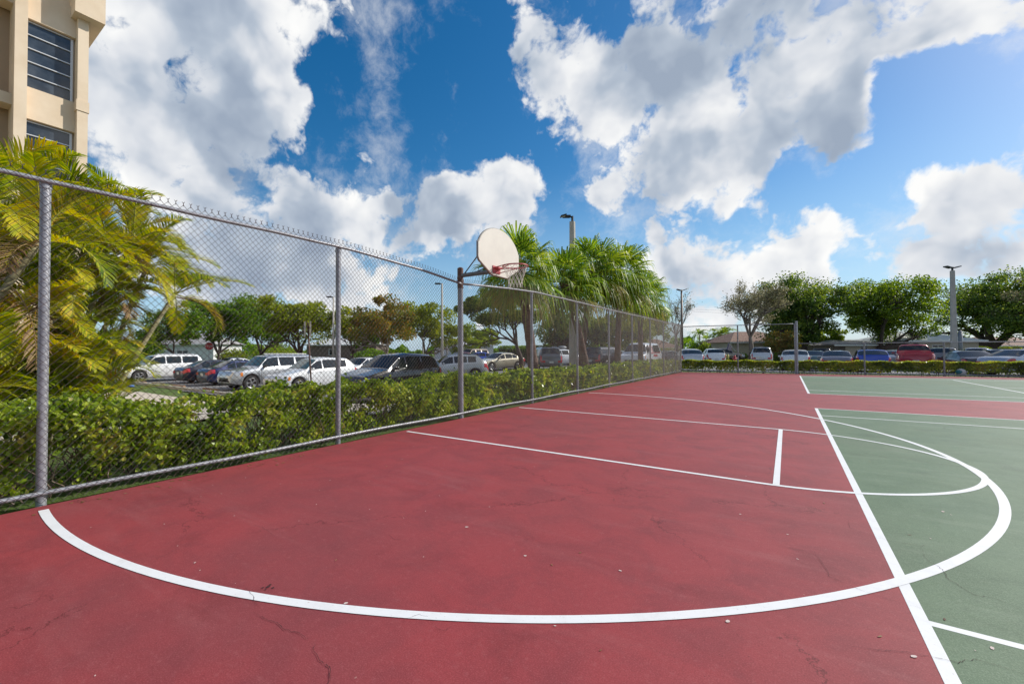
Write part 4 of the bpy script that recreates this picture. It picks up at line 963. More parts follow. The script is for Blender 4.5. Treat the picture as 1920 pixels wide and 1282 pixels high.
def car(kind, colour, loc, heading, label, extra=(), hscale=1., body_name='parked_car', cat='car', detail=True, lscale=1., plate_side='rear', group='cars parked in the lot'):
    S = SPEC[kind]; L, Wd, Hh = S['L']*lscale, S['W'], S['H']; r = S['r']
    e = empty(body_name, (loc[0], loc[1], loc[2]), label, cat, group, rz=heading)
    x_of = lambda f: L/2-f*L     # f=0 nose, 1 tail ; +x forward
    fx = np.linspace(0, 1, 201)
    def prof(pts, k=7):
        y = np.interp(fx, [p[0] for p in pts], [p[1] for p in pts]); yy = y.copy()
        ker = np.hanning(k+2)[1:-1]; ker /= ker.sum(); pad = np.concatenate([y[:1]*np.ones(k//2), y, y[-1:]*np.ones(k//2)])
        return np.convolve(pad, ker, 'valid')
    tp = prof(S['top'])*hscale; bp = prof(S['belt'])*hscale
    top = lambda f: float(np.interp(f, fx, tp)); belt = lambda f: min(float(np.interp(f, fx, bp)), top(f)-.012)
    ax = [S['fo'], S['fo']+S['wb']*lscale]   # distance from nose
    def hw(f):
        d = min(f, 1-f)*L; k = 1-.20*max(0, 1-d/.55)**2.2-.03*max(0, 1-d/1.6); return Wd/2*k
    def zb(f):
        z = S['sill']*hscale; d = f*L
        e_ = min(d, L-d); z = z+max(0, (.35-e_))*.25
        for a in ax:
            q = abs(d-a); Ra = r+.07
            if q < Ra: z = max(z, r*.95+math.sqrt(Ra*Ra-q*q))
        return z
    def sec(f):
        h = hw(f); t = top(f); bl = belt(f); z0 = zb(f); g = max(0, t-bl)
        z1 = max(z0+.03, z0+.10 if z0 < .45 else z0+.02); zm = max(bl*.62, z1+.03); zs = max(bl-.09, zm+.01)
        y5 = h*.955-g*.30-.015; z5 = bl+g*.86
        return [(h*.90, z0), (h*.975, z1), (h*1.0, zm), (h*.995, zs), (h*.955, bl), (y5, z5), (max(y5-.11, h*.2), t-.008), (max(y5-.11, h*.2)*.5, t+.012), (0, t+.016)]
    def pt(f, s, side, off=0):
        q = sec(f); i = min(int(s), 7); u = s-i; y = q[i][0]*(1-u)+q[i+1][0]*u; z = q[i][1]*(1-u)+q[i+1][1]*u
        dy, dz = q[i+1][0]-q[i][0], q[i+1][1]-q[i][1]; n = math.hypot(dy, dz)+1e-9
        return (x_of(f), side*(y+off*dz/n), z-off*dy/n)
    fs = sorted(set(list(np.linspace(0, 1, 46))+[.004, .01, .02, .99, .996]+[min(1, max(0, (a+q*(r+.072))/L)) for a in ax for q in (-1, -.97, -.85, -.65, -.4, 0, .4, .65, .85, .97, 1)]))
    b = MB(); V = []; m = 17
    for f in fs:
        q = sec(f); V += [(x_of(f), -y, z) for y, z in q]+[(x_of(f), y, z) for y, z in q[-2::-1]]
    F = [(i*m+j, (i+1)*m+j, (i+1)*m+j+1, i*m+j+1) for i in range(len(fs)-1) for j in range(m-1)]
    F += [tuple(range(m)), tuple(range((len(fs)-1)*m, len(fs)*m))[::-1]]
    b.add(V, F); b.build('body', colour, e, angle=38)
    b = MB(); b.box(-L/2+.12, L/2-.12, -Wd/2+.27, Wd/2-.27, S['sill']-.04, S['sill']+.42); b.build('underbody', M_black, e)
    def patch(name, mat, fa, fb, sa, sb, side, off=.006, nf=8, ns=4):
        b = MB(); V = [pt(fa+(fb-fa)*i/nf, (sa(i/nf) if callable(sa) else sa)+((sb(i/nf) if callable(sb) else sb)-(sa(i/nf) if callable(sa) else sa))*j/ns, side, off) for i in range(nf+1) for j in range(ns+1)]
        b.add(V, [(i*(ns+1)+j, i*(ns+1)+j+1, (i+1)*(ns+1)+j+1, (i+1)*(ns+1)+j) for i in range(nf) for j in range(ns)])
        return b.build(name, mat, e, smooth=True)
    def screen(name, mat, fa, fb, off=.006):
        b = MB(); nf = 8; V = []; cols = [(-1, 5.25), (-1, 6), (-1, 7), (1, 8), (1, 7), (1, 6), (1, 5.25)]
        for i in range(nf+1):
            f = fa+(fb-fa)*i/nf
            for sd, s in cols: 
                x, y, z = pt(f, min(s, 7.999), sd, off); V.append((x, y, z+.004))
        n = len(cols); b.add(V, [(i*n+j, i*n+j+1, (i+1)*n+j+1, (i+1)*n+j) for i in range(nf) for j in range(n-1)]); return b.build(name, mat, e, smooth=True)
    screen('windscreen', M_glassp if 'pale' in extra else M_glass, *S['ws'])
    screen('rear_window', M_glass, *S['rw'])
    for side in (-1, 1):
        for (fa, fb) in S['win']:
            if kind == 'van' and side == 1 and 'wrapped' in extra and fa > .4: continue
            patch('side_window', M_glass, fa, fb, 4.12, 4.93, side)
    # ends
    def face(name, mat, front, y0, y1, z0, z1, off=.008):
        b = MB(); xx = (L/2+off) if front else (-L/2-off); xi = xx-.02 if front else xx+.02
        b.box(min(xx, xi), max(xx, xi), y0, y1, z0, z1); return b.build(name, mat, e)
    hb = S['belt'][0][1]*hscale; rb_ = S['belt'][-1][1]*hscale; h0 = hw(0)
    lowz = zb(0)
    face('grille', M_black, True, -h0*.62, h0*.62, hb*.68, hb*.93)
    face('front_bumper', pmat('dark_trim', (.05, .05, .052), .6), True, -h0*.75, h0*.75, lowz+.03, lowz+.14)
    if kind == 'pickup':
        face('rear_bumper', M_rim, False, -h0*1.0, h0*1.0, lowz+.04, lowz+.22, .08)
        b = MB(); 
        for y0, y1, z0, z1 in ((-h0*.8, h0*.8, 1.115, 1.122), (-h0*.8, -h0*.795, .66, 1.12), (h0*.795, h0*.8, .66, 1.12)): b.box(-L/2-.012, -L/2+.01, y0, y1, z0, z1)
        b.build('tailgate_seam', M_black, e)
    else: face('rear_bumper', pmat('dark_trim', (.05, .05, .052), .6), False, -h0*.85, h0*.85, lowz+.02, lowz+.13)
    face('licence_plate', M_plate, False, -.16, .16, rb_*.74, rb_*.74+.15, .014)
    for side in (-1, 1):
        hl0 = 2.2 if kind in ('sedan', 'hatch') else 2.1
        patch('headlight', M_head, .004, .075, hl0, 3.7, side, .008)
        patch('indicator', M_amber, .076, .10, hl0+.4, 3.5, side, .008, 3)
        if kind in ('suv', 'pickup', 'van'): patch('taillight', M_red_l, .965, .996, 2.0, 4.3 if kind == 'suv' else 3.2, side, .008)
        else: patch('taillight', M_red_l, .925, .996, 2.5, 3.9, side, .008)
        b = MB(); yy = sorted((side*h0*.995, side*h0*.66)); b.box(-L/2-.016, -L/2+.02, yy[0], yy[1], rb_*.80, rb_*.985)
        b.build('taillight', M_red_l, e)
        b = MB(); b.box(L/2-.02, L/2+.014, *sorted((side*h0*.98, side*h0*.64)), hb*.76, hb*.97); b.build('headlight', M_head, e)
        # mirror
        f = S['win'][0][0]+.015; mx, my, mz = pt(f, 4.1, side, 0)
        b = MB(); b.obox((mx-.02, my+side*.11, mz+.06), (.05, 0, 0), (0, .085, 0), (0, 0, .06)); o = b.build('mirror', colour if kind not in ('suv',) else M_black, e)
        bv = o.modifiers.new('bevel', 'BEVEL'); bv.width = .025; bv.segments = 2
        # door seams and handles
        b = MB()
        for f in (S['win'][0][0]-.02, S['win'][0][1]+.007, S['win'][1][1]+.007):
            V = [pt(f+dd, s, side, .0035) for s in (.9, 1.5, 2, 3, 3.95) for dd in (-.0011, .0011)]; b.add(V, [(2*i, 2*i+1, 2*i+3, 2*i+2) for i in range(4)])
        b.build('door_seam', M_black, e)
        b = MB()
        for f in (S['win'][0][1]-.03, S['win'][1][1]-.03):
            x, y, z = pt(f, 3.0, side, .012); b.box(x-.07, x+.07, min(y, y+side*.02), max(y, y+side*.02), z-.012, z+.014)
        b.build('door_handle', colour, e)
        if kind in ('crossover', 'suv'):
            pass
    if 'rack' in extra:
        for side in (-1, 1):
            b = MB(); b.tube([pt(f, 6, side, 0)[:2]+(top(f)+.05,) for f in np.linspace(.48, .86, 6)], .018, 6)
            for f in (.5, .66, .84): b.box(x_of(f)-.03, x_of(f)+.03, min(pt(f, 6, side)[1]-.015, pt(f, 6, side)[1]+.015), max(pt(f, 6, side)[1]-.015, pt(f, 6, side)[1]+.015), top(f)-.01, top(f)+.05)
            b.build('roof_rack', M_black if 'darkrack' in extra else M_rim, e, smooth=False)
    # wheels
    for k, a in enumerate(ax):
        for side in (-1, 1):
            key = (round(r, 2), 'x'); w_ = bpy.data.objects.new('wheel', None); COL.objects.link(w_); w_.parent = e; w_.location = (L/2-a, side*(Wd/2-.13), r); w_.rotation_euler = (0, 0, PI if side < 0 else 0)
            if key not in wheel_cache:
                b = MB(); n = 26; rows = [(.66*r, -.095), (.80*r, -.10), (.95*r, -.095), (r, -.07), (r, .07), (.95*r, .10), (.80*r, .108), (.66*r, .10), (.64*r, .06)]
                V = [(q*math.cos(t), y, q*math.sin(t)) for q, y in rows for t in np.arange(n)*2*PI/n]
                b.add(V, [(i*n+j, i*n+(j+1) % n, (i+1)*n+(j+1) % n, (i+1)*n+j) for i in range(len(rows)-1) for j in range(n)])
                ty = b.build('tyre', M_rubber, w_, angle=35)
                b = MB(); R0 = .65*r
                b.tube([(R0*math.cos(t), .085, R0*math.sin(t)) for t in np.linspace(0, 2*PI, 27)], .016, 6)
                for i in range(5):
                    t = 2*PI*i/5
                    for s in (-.13, .13):
                        c, s_ = math.cos(t+s*.9), math.sin(t+s*.9); c2, s2 = math.cos(t+s), math.sin(t+s)
                        b.add([(.05*c, .085, .05*s_), (.05*c+.02*-s_, .085, .05*s_+.02*c), (R0*c2-.035*s2, .088, R0*s2+.035*c2), (R0*c2+.035*s2, .088, R0*s2-.035*c2), (.07*c, .05, .07*s_), (R0*c2, .05, R0*s2)], [(0, 1, 2, 3), (0, 3, 5, 4), (1, 4, 5, 2)])
                b.tube([(0, .06, 0), (0, .095, 0)], .055, 12)
                rm = b.build('rim', M_rim, w_)
                b = MB(); b.tube([(0, -.02, 0), (0, .03, 0)], .6*r, 20); bk = b.build('brake', M_black, w_)
                wheel_cache[key] = (ty, rm, bk)
            else:
                for q in wheel_cache[key]:
                    c = q.copy(); COL.objects.link(c); c.parent = w_
    return e
PW = paint('white', (.74, .75, .77), .05); PS = paint('silver', (.50, .52, .55), .7, .35); PK = paint('black', (.012, .013, .018), .2, .2)
PN = paint('navy', (.012, .02, .09), .35); PNB = paint('ink', (.012, .014, .03), .3); PB = paint('blue', (.02, .07, .42), .4); PR = paint('red', (.44, .014, .026), .2)
PG = paint('grey', (.16, .17, .19), .6); PC = paint('cream', (.55, .50, .38), .4); PT = paint('teal', (.10, .17, .18), .5); PL = paint('lilac', (.56, .57, .66), .4); PBE = paint('sand', (.36, .30, .24), .5); PGN = paint('green', (.02, .05, .035), .4)
def side_car(kind, col, pxw, xs, label, heading=-PI/2, **k):
    """car whose left flank lies on x = xs and whose front wheel is seen at pxw; nose towards -y"""
    S = SPEC[kind]; d = direction(pxw, 700); y = xs*d[1]/d[0]; L = S['L']*k.get('lscale', 1)
    cy = y-S['fo']+L/2; cx = xs-S['W']/2
    return car(kind, col, (cx, cy, T(cx, cy)), -PI/2, label, **k)
side_car('suv', PW, 262, -33.8, 'white four-wheel drive seen from the side at the far left end of the row', extra=('rack',))
side_car('suv', PS, 472.7, -21.9, 'silver off-roader with amber indicators and grey bumper, nose to the lawn', extra=('pale', 'rack'))
side_car('crossover', PW, 562.5, -18.6, 'small white crossover parked right beside the silver off-roader', extra=('pale',))
side_car('crossover', PK, 718, -11.9, 'shiny black crossover behind the middle fence panel', hscale=1.0)
def rear_car(kind, col, pxr, xs, ytail, label, **k):
    S = SPEC[kind]; cx = xs-S['W']/2; cy = ytail+S['L']/2; return car(kind, col, (cx, cy, T(cx, cy)), PI/2, label, **k)
rear_car('sedan', PNB, 352, -29.6, 10.9, 'near-black saloon backed towards the lawn beside the white four-wheel drive')
rear_car('sedan', PN, 392, -26.5, 11.0, 'navy blue saloon with red tail lamp beside the silver off-roader')
def free(kind, col, px, depth, hdeg, label, **k):
    g = gpos(px, depth); return car(kind, col, g, R_(hdeg), label, **k)
free('sedan', PS, 430, 36, -90, 'silver car whose roof shows above the navy saloon')
free('sedan', PW, 676, 30, -80, 'white saloon half hidden between the white and black crossovers')
free('crossover', PS, 846, 27, -128, 'pale silver crossover seen from behind just left of the hoop post', hscale=.98)
free('sedan', PC, 935, 35.5, -108, 'cream saloon right of the hoop post')
free('suv', PBE, 884, 52, -100, 'sand-coloured off-roader behind the blue saloon', hscale=1.0)
free('sedan', PB, 905, 46, 60, 'bright blue saloon behind the cream saloon')
free('sedan', paint('wine', (.12, .02, .03)), 872, 47, 70, 'dark red saloon peeping out beside the hoop post')
free('suv', PG, 1022, 35, 128, 'charcoal off-roader with silver roof rack behind the leaning palm trunk', extra=('rack',))
free('crossover', PW, 1057, 44, 62, 'white crossover with a grey roof box beside the lamp pole', extra=('box',))
free('suv', PK, 1138, 37, 76, 'black off-roader between two palm trunks')
free('sedan', PS, 1166, 50, 80, 'silver saloon roof glimpsed between the black off-roader and the van')
van = free('van', PW, 1203, 36.2, -92, 'white van with red lettering and pictures on its flank', extra=('wrapped',), body_name='van', cat='van', group=None)
free('sedan', PK, 1253, 44, 105, 'dark saloon right behind the white van')
free('sedan', PL, 1258, 58, 85, 'pale lilac car beyond the dark saloon')
free('hatch', PS, 1291, 37, 108, 'silver estate car with a big red tail lamp next to the corner post', hscale=1.06, lscale=1.05)
free('crossover', PW, 1336, 45, 106, 'white hatchback with raised stance left of the gap in the parked row')
free('suv', PBE, 1360, 62, 0, 'long dark off-roader parked sideways on the street behind the white hatchback')
free('suv', PS, 1428, 44, 92, 'silver off-roader alone beside the half-bare tree')
free('hatch', PW, 1490, 32.5, 90, 'white rounded hatchback right behind the fence end post')
free('sedan', PT, 1522, 36, 93, 'teal-grey saloon beside the white rounded hatchback')
free('suv', PK, 1538, 47, 90, 'black off-roader behind the teal-grey saloon', hscale=.92)
free('sedan', paint('mauve', (.22, .21, .25), .5), 1567, 31, 87, 'mauve-grey saloon showing its full boot')
free('hatch', PB, 1630, 30, 89, 'vivid blue hatchback with a roof spoiler')
free('sedan', PS, 1668, 36, 85, 'silver saloon mostly hidden by the vivid blue hatchback')
free('hatch', PGN, 1678, 40, 90, 'dark green car squeezed left of the red pickup')
free('pickup', PR, 1712, 32, 83, 'dark red pickup truck with its tailgate to the court', body_name='pickup_truck', cat='pickup truck', group=None)
free('crossover', PG, 1764, 36, 82, 'grey crossover right of the red pickup truck')
free('sedan', PNB, 1808, 27.5, 97, 'black coupe with a sloping reflective rear window', hscale=.98)
free('crossover', PL, 1826, 42, 84, 'lilac crossover roof under the spreading tree')
free('hatch', PK, 1868, 33, 92, 'black hatchback with a large blue reflecting rear window')
free('sedan', paint('frost', (.52, .53, .60), .3), 1930, 24.5, 38, 'pale frosted saloon nearest the fence at the far right', hscale=1.04)
free('sedan', PR, 1905, 50, 80, 'red saloon roof beyond the pale frosted saloon')
# roof box
for o in list(scene.objects):
    if o.get('label', '').startswith('white crossover with a grey roof box'):
        b = MB(); b.ico((-.1, .1, 1.84), .28, 2, (1.9, 1.1, .65)); b.build('roof_box', M_paint_grey, o, smooth=True)
# van pictures and lettering
def text(body, size, mat, parent, loc, rot, name='lettering', ext=.002):
    cu = bpy.data.curves.new(name, 'FONT'); cu.body = body; cu.size = size; cu.extrude = ext; cu.align_x = 'CENTER'; cu.align_y = 'CENTER'
    t_ = bpy.data.objects.new(name, cu); COL.objects.link(t_); cu.materials.append(mat); bpy.context.view_layer.update()
    me = bpy.data.meshes.new_from_object(t_.evaluated_get(bpy.context.evaluated_depsgraph_get())); bpy.data.objects.remove(t_)
    o = bpy.data.objects.new(name, me); COL.objects.link(o); o.parent = parent; o.location = loc; o.rotation_euler = rot; return o
M_redp = pmat('red_vinyl', (.55, .03, .04), .4); M_pink = pmat('pink_vinyl', (.60, .30, .28), .4, noise=(4, .9, (.7, .7, .72)))
b = MB(); b.add([(1.0, 1.003, 1.26), (.15, 1.006, 1.28), (.3, .86, 1.92), (1.0, .86, 1.92)], [(0, 1, 2, 3)]); b.build('flank_picture', M_pink, van)
b = MB(); b.add([(-.2, 1.004, 1.30), (-1.9, 1.004, 1.32), (-1.7, .86, 1.95), (0, .86, 1.93)], [(0, 1, 2, 3)]); b.build('flank_picture', M_glass, van)
b = MB(); b.add([(.9, 1.016, 1.26), (-1.9, 1.016, 1.29), (-1.9, 1.016, 1.34), (.9, 1.016, 1.31)], [(0, 1, 2, 3)]); b.build('flank_stripe', M_redp, van)
b = MB()
for i in range(7): b.box(-.9+i*.16, -.80+i*.16, 1.012, 1.02, .98+.02*(i % 2), 1.16)
b.build('flank_lettering', M_redp, van)

# ------------------------------------------------------------------ signs, poles
M_pole_t = pmat('pale_pole', (.50, .47, .42), .7, noise=(3, .5, (.38, .35, .30)))
def oct_sign(px, py, depth, gz, label, word='STOP', D=.375):
    c = pos(px, py, depth); e = empty('stop_sign', (c[0], c[1], gz), label, 'sign'); v = -c.copy(); v[2] = 0; v /= np.linalg.norm(v); az = math.atan2(v[1], v[0])
    e.rotation_euler = (0, 0, az+PI/2)   # local -y faces the viewer
    hz = c[2]-gz
    b = MB(); b.tube([(0, .04, -.2), (0, .04, hz+.1)], .03, 8); b.build('post', M_galv, e, smooth=True)
    for rr, y, m, nm in ((D, 0, pmat('sign_white', (.75, .75, .75), .5), 'border'), (D*.92, -.004, pmat('sign_red', (.50, .012, .02), .45), 'sign_face')):
        b = MB(); pts = [(rr*math.cos(t+PI/8)/math.cos(PI/8), y, hz+rr*math.sin(t+PI/8)/math.cos(PI/8)) for t in np.arange(8)*PI/4]
        b.add(pts+[(p[0], p[1]+.003, p[2]) for p in pts], [tuple(range(8)), tuple(range(8, 16))[::-1]]+[(i, (i+1) % 8, 8+(i+1) % 8, 8+i) for i in range(8)]); b.build(nm, m, e)
    text(word, D*.8, MATS['sign_white'], e, (0, -.008, hz), (PI/2, 0, 0))
g = gpos(392, 42); oct_sign(392, 649, 42, g[2], 'red octagonal stop sign reading STOP between the white four-wheel drive and the trees')
c = pos(993, 649, 45); e = empty('road_sign', (c[0], c[1], T(c[0], c[1])), 'small round red sign beside the second hoop-side fence post', 'sign')
b = MB(); b.tube([(c[0], c[1], -.3), (c[0], c[1], c[2])], .03, 6); part(b, 'post', M_galv, e)
b = MB(); vv = -c/np.linalg.norm(c); b.tube([c+vv*.03, c+vv*.05], .24, 14); part(b, 'sign_face', MATS['sign_red'], e)
c = pos(900, 648, 60); e = empty('banner', (c[0], c[1], T(c[0], c[1])), 'narrow upright red banner above the cars left of the cream saloon', 'banner')
b = MB(); b.tube([(c[0], c[1], -.3), (c[0], c[1], c[2]+.9)], .03, 6); part(b, 'post', M_galv, e)
b = MB(); s = CR*.16; s[2] = 0; b.obox(c+[0, 0, .1], s, CF*.015, (0, 0, .75)); part(b, 'cloth', MATS['sign_red'], e)
# twin parking sign on a thin post
c = pos(577, 616, 15.5); gz = T(c[0], c[1]); e = empty('parking_sign', (c[0], c[1], gz), 'thin dark post with two narrow sign plates seen edge-on beside the white crossover', 'sign')
top_ = pos(575, 606, 15.5)
b = MB(); bp0 = pos(586, 735, 15.5); b.tube([bp0+[0, 0, -.5], pos(577, 604, 15.5)], .028, 8); part(b, 'post', M_rust, e, smooth=True)
for px in (571.5, 582.0):
    q = pos(px, 617, 15.4); b = MB(); dv = np.array([q[0], q[1], 0.]); dv /= np.linalg.norm(dv); b.obox(q, dv*.15, np.array([dv[1], -dv[0], 0])*.03, (-.0, 0, .27)); part(b, 'sign_plate', pmat('sign_back', (.55, .47, .38), .6), e)
def lamp(px, top_py, depth, label, r=.09, heads=1, conc=False, headw=.35, square=False, name='lamp_post', hd=-1, group='lamp posts'):
    g = gpos(px, depth); zt = pos(px, top_py, depth)[2]; e = empty(name, g, label, 'lamp post', group); b = MB()
    if square:
        n = 8; 
        V = []; H_ = zt-g[2]-.35
        for z, q in ((-.2, r*1.35), (H_, r*.85)):
            V += [(g[0]+q*a, g[1]+q*c_, g[2]+z) for a, c_ in ((-1, -.8), (-.8, -1), (.8, -1), (1, -.8), (1, .8), (.8, 1), (-.8, 1), (-1, .8))]
        b.add(V, [(i, (i+1) % 8, 8+(i+1) % 8, 8+i) for i in range(8)]+[tuple(range(8, 16))]); part(b, 'pole', M_conc if conc else M_pole_t, e)
    else:
        b.tube([(g[0], g[1], g[2]-.2), (g[0], g[1], zt)], [r*1.2, r*.75], 12); part(b, 'pole', M_pole_t if conc else pmat('bronze_pole', (.20, .15, .12), .55, .3), e, smooth=True)
    z = zt-.05; s = CR.copy(); s[2] = 0; s /= np.linalg.norm(s); fw = np.array([-s[1], s[0], 0])
    b = MB(); b.tube([(g[0], g[1], z-.35), (g[0], g[1], z+.05)], r*.45, 8)
    if heads >= 2: b.tube([np.array([g[0], g[1], z])-s*headw*.55, np.array([g[0], g[1], z])+s*headw*.55], r*.3, 6)
    else: b.tube([np.array([g[0], g[1], z]), np.array([g[0], g[1], z])+hd*s*headw*.6], r*.3, 6)
    part(b, 'bracket', M_black, e)
    for h_ in ((-1, 1) if heads >= 2 else (hd,)):
        b = MB(); c = np.array([g[0], g[1], z+.03])+s*h_*headw; q = s*h_*headw*.62; 
        b.obox(c, q+np.array([0, 0, .07 if heads >= 2 else 0]), fw*.20, (0, 0, .045)); part(b, 'lamp_head', M_black, e)
lamp(625, 556, 38, 'slim pale lamp post just left of the grey middle fence post', .09, 1, True)
lamp(829, 531, 36, 'tallest slim lamp post left of the thick hoop post', .10, 1, True)
lamp(838, 580, 52, 'thin lower lamp post tight beside the tallest slim one', .07, 1, True, hd=1)
lamp(793, 618, 48, 'short pale post in front of the yellow-green tree', .07, 1, True, headw=.12)
lamp(1075, 404, 27, 'tall square concrete pole with dark floodlights rising out of the fan palms', .17, 1, True, headw=.36, square=True)
lamp(1279, 543, 55, 'brown lamp post with twin heads behind the fence corner', .14, 2, False, .36)
lamp(1789, 500, 40, 'pale square concrete pole with twin floodlights behind the red pickup', .17, 2, True, .40, square=True)
c = gpos(1801, 46); e = empty('pole', c, 'short grey round pole just right of the pale square concrete pole', 'pole'); b = MB(); zt = pos(1801, 622, 46)[2]
b.tube([(c[0], c[1], c[2]-.2), (c[0], c[1], zt)], .17, 12); b.ico((c[0], c[1], zt), .17, 1); part(b, 'shaft', M_paint_grey, e, smooth=True)
# floodlight details for the near concrete pole
g = gpos(1075, 27); zt = pos(1075, 404, 27)[2]
e = [o for o in scene.objects if o.get('label', '').startswith('tall square concrete pole with dark')][0]
b = MB(); q = np.array([g[0], g[1], zt])-CR*.62-CF*.25; b.obox(q-[0, 0, .05], CR*.17+np.array([0, 0, .05]), CF*.2, (0, 0, .04)); part(b, 'lamp_head', M_black, e)
b = MB(); b.obox(q-[0, 0, .10], CR*.12+np.array([0, 0, .035]), CF*.14, (0, 0, .006)); part(b, 'lamp_lens', M_plate, e)
# overhead wires
wr = MB()
for k, (py0, py1) in enumerate(((572, 577), (576, 582), (624, 626))):
    A = pos(1180, py0, 100); B = pos(1760, py1+6, 96); pts = [A*(1-t)+B*t-np.array([0, 0, 1.0*4*t*(1-t)]) for t in np.linspace(0, 1, 14)]; wr.tube(pts, .018, 3, False)
tag(wr.build('overhead_wire', M_black), 'thin overhead wires crossing the sky behind the far fence', 'wire')

# ball left under the far hedge, blue thing on the lawn
c = court_pt(1808, 697); x, y = 7.05, yfar(7.05)+.32; e = empty('ball', (x, y, 0), 'white and teal ball lying against the far fence under the hedge', 'ball')
b = MB(); b.ico((x, y, .19), .19, 2); part(b, 'shell', pmat('ball_white', (.62, .63, .62), .5), e, smooth=True)
b = MB(); b.ico((x-.05, y-.045, .205), .155, 2, (1, 1, .8)); part(b, 'panel', pmat('ball_teal', (.02, .20, .25), .5), e, smooth=True)
x, y, z = gpos(247, 24); b = MB(); b.ico((x, y, z+.07), .16, 1, (1.8, 1, .5)); o = b.build('bag', pmat('blue_plastic', (.03, .12, .45), .4), smooth=True); tag(o, 'small blue plastic bag on the grass by the white four-wheel drive', 'bag')
# gatherings on the far verge: bollards, hydrant, flag
for i, (px, py, c_, lb, nm, ct) in enumerate([(1360, 661, (.45, .42, .05), 'left yellow bollard of the pair before the far lawn', 'bollard', 'bollard'), (1365, 661, (.45, .42, .05), 'right yellow bollard of the pair before the far lawn', 'bollard', 'bollard')]):
    g = gpos(px, 52); b = MB(); b.tube([(g[0], g[1], g[2]-.1), (g[0], g[1], g[2]+.95)], .09, 10); b.ico((g[0], g[1], g[2]+.95), .09, 1); o = b.build(nm, pmat('yellow_paint', c_, .5), smooth=True); tag(o, lb, ct, 'yellow bollards')
g = gpos(1377, 52); e = empty('fire_hydrant', g, 'dark red fire hydrant right of the yellow bollards', 'hydrant')
b = MB(); b.tube([(g[0], g[1], g[2]-.1), (g[0], g[1], g[2]+.7)], .14, 10); b.tube([(g[0]-.25, g[1], g[2]+.5), (g[0]+.25, g[1], g[2]+.5)], .08, 8); part(b, 'barrel', PR, e, smooth=True)
b = MB(); b.ico((g[0], g[1], g[2]+.72), .17, 1); part(b, 'cap', PR, e, smooth=True)
c = pos(1372, 652, 60); e = empty('flag', tuple(c), 'small faded striped flag on a slanting staff in front of the cream bungalow', 'flag')
b = MB(); b.tube([c+CR*1.0+[0, 0, -1.0], c+[0, 0, .75]-CR*.5], .025, 6); part(b, 'staff', PW, e)
fl = [pmat('flag_pale', (.50, .47, .50), .8), pmat('flag_rose', (.38, .24, .27), .8), pmat('flag_blue', (.12, .14, .26), .8)]
for k in range(6):
    b = MB(); o_ = c+np.array([0, 0, .65])-CR*.45
    w0 = CR*.09; V = [o_+w0*k+[0, 0, -.09*k], o_+w0*(k+1)+[0, 0, -.09*(k+1)], o_+w0*(k+1)+np.array([0, 0, -.85-.05*k])-CR*.25, o_+w0*k+np.array([0, 0, -.85-.05*k])-CR*.25]
    V += [v+CF*.02 for v in V]
    b.add(V, [(0, 1, 2, 3), (7, 6, 5, 4), (0, 4, 5, 1), (1, 5, 6, 2), (2, 6, 7, 3), (3, 7, 4, 0)]); part(b, 'stripe', fl[2] if k == 0 else fl[k % 2], e)

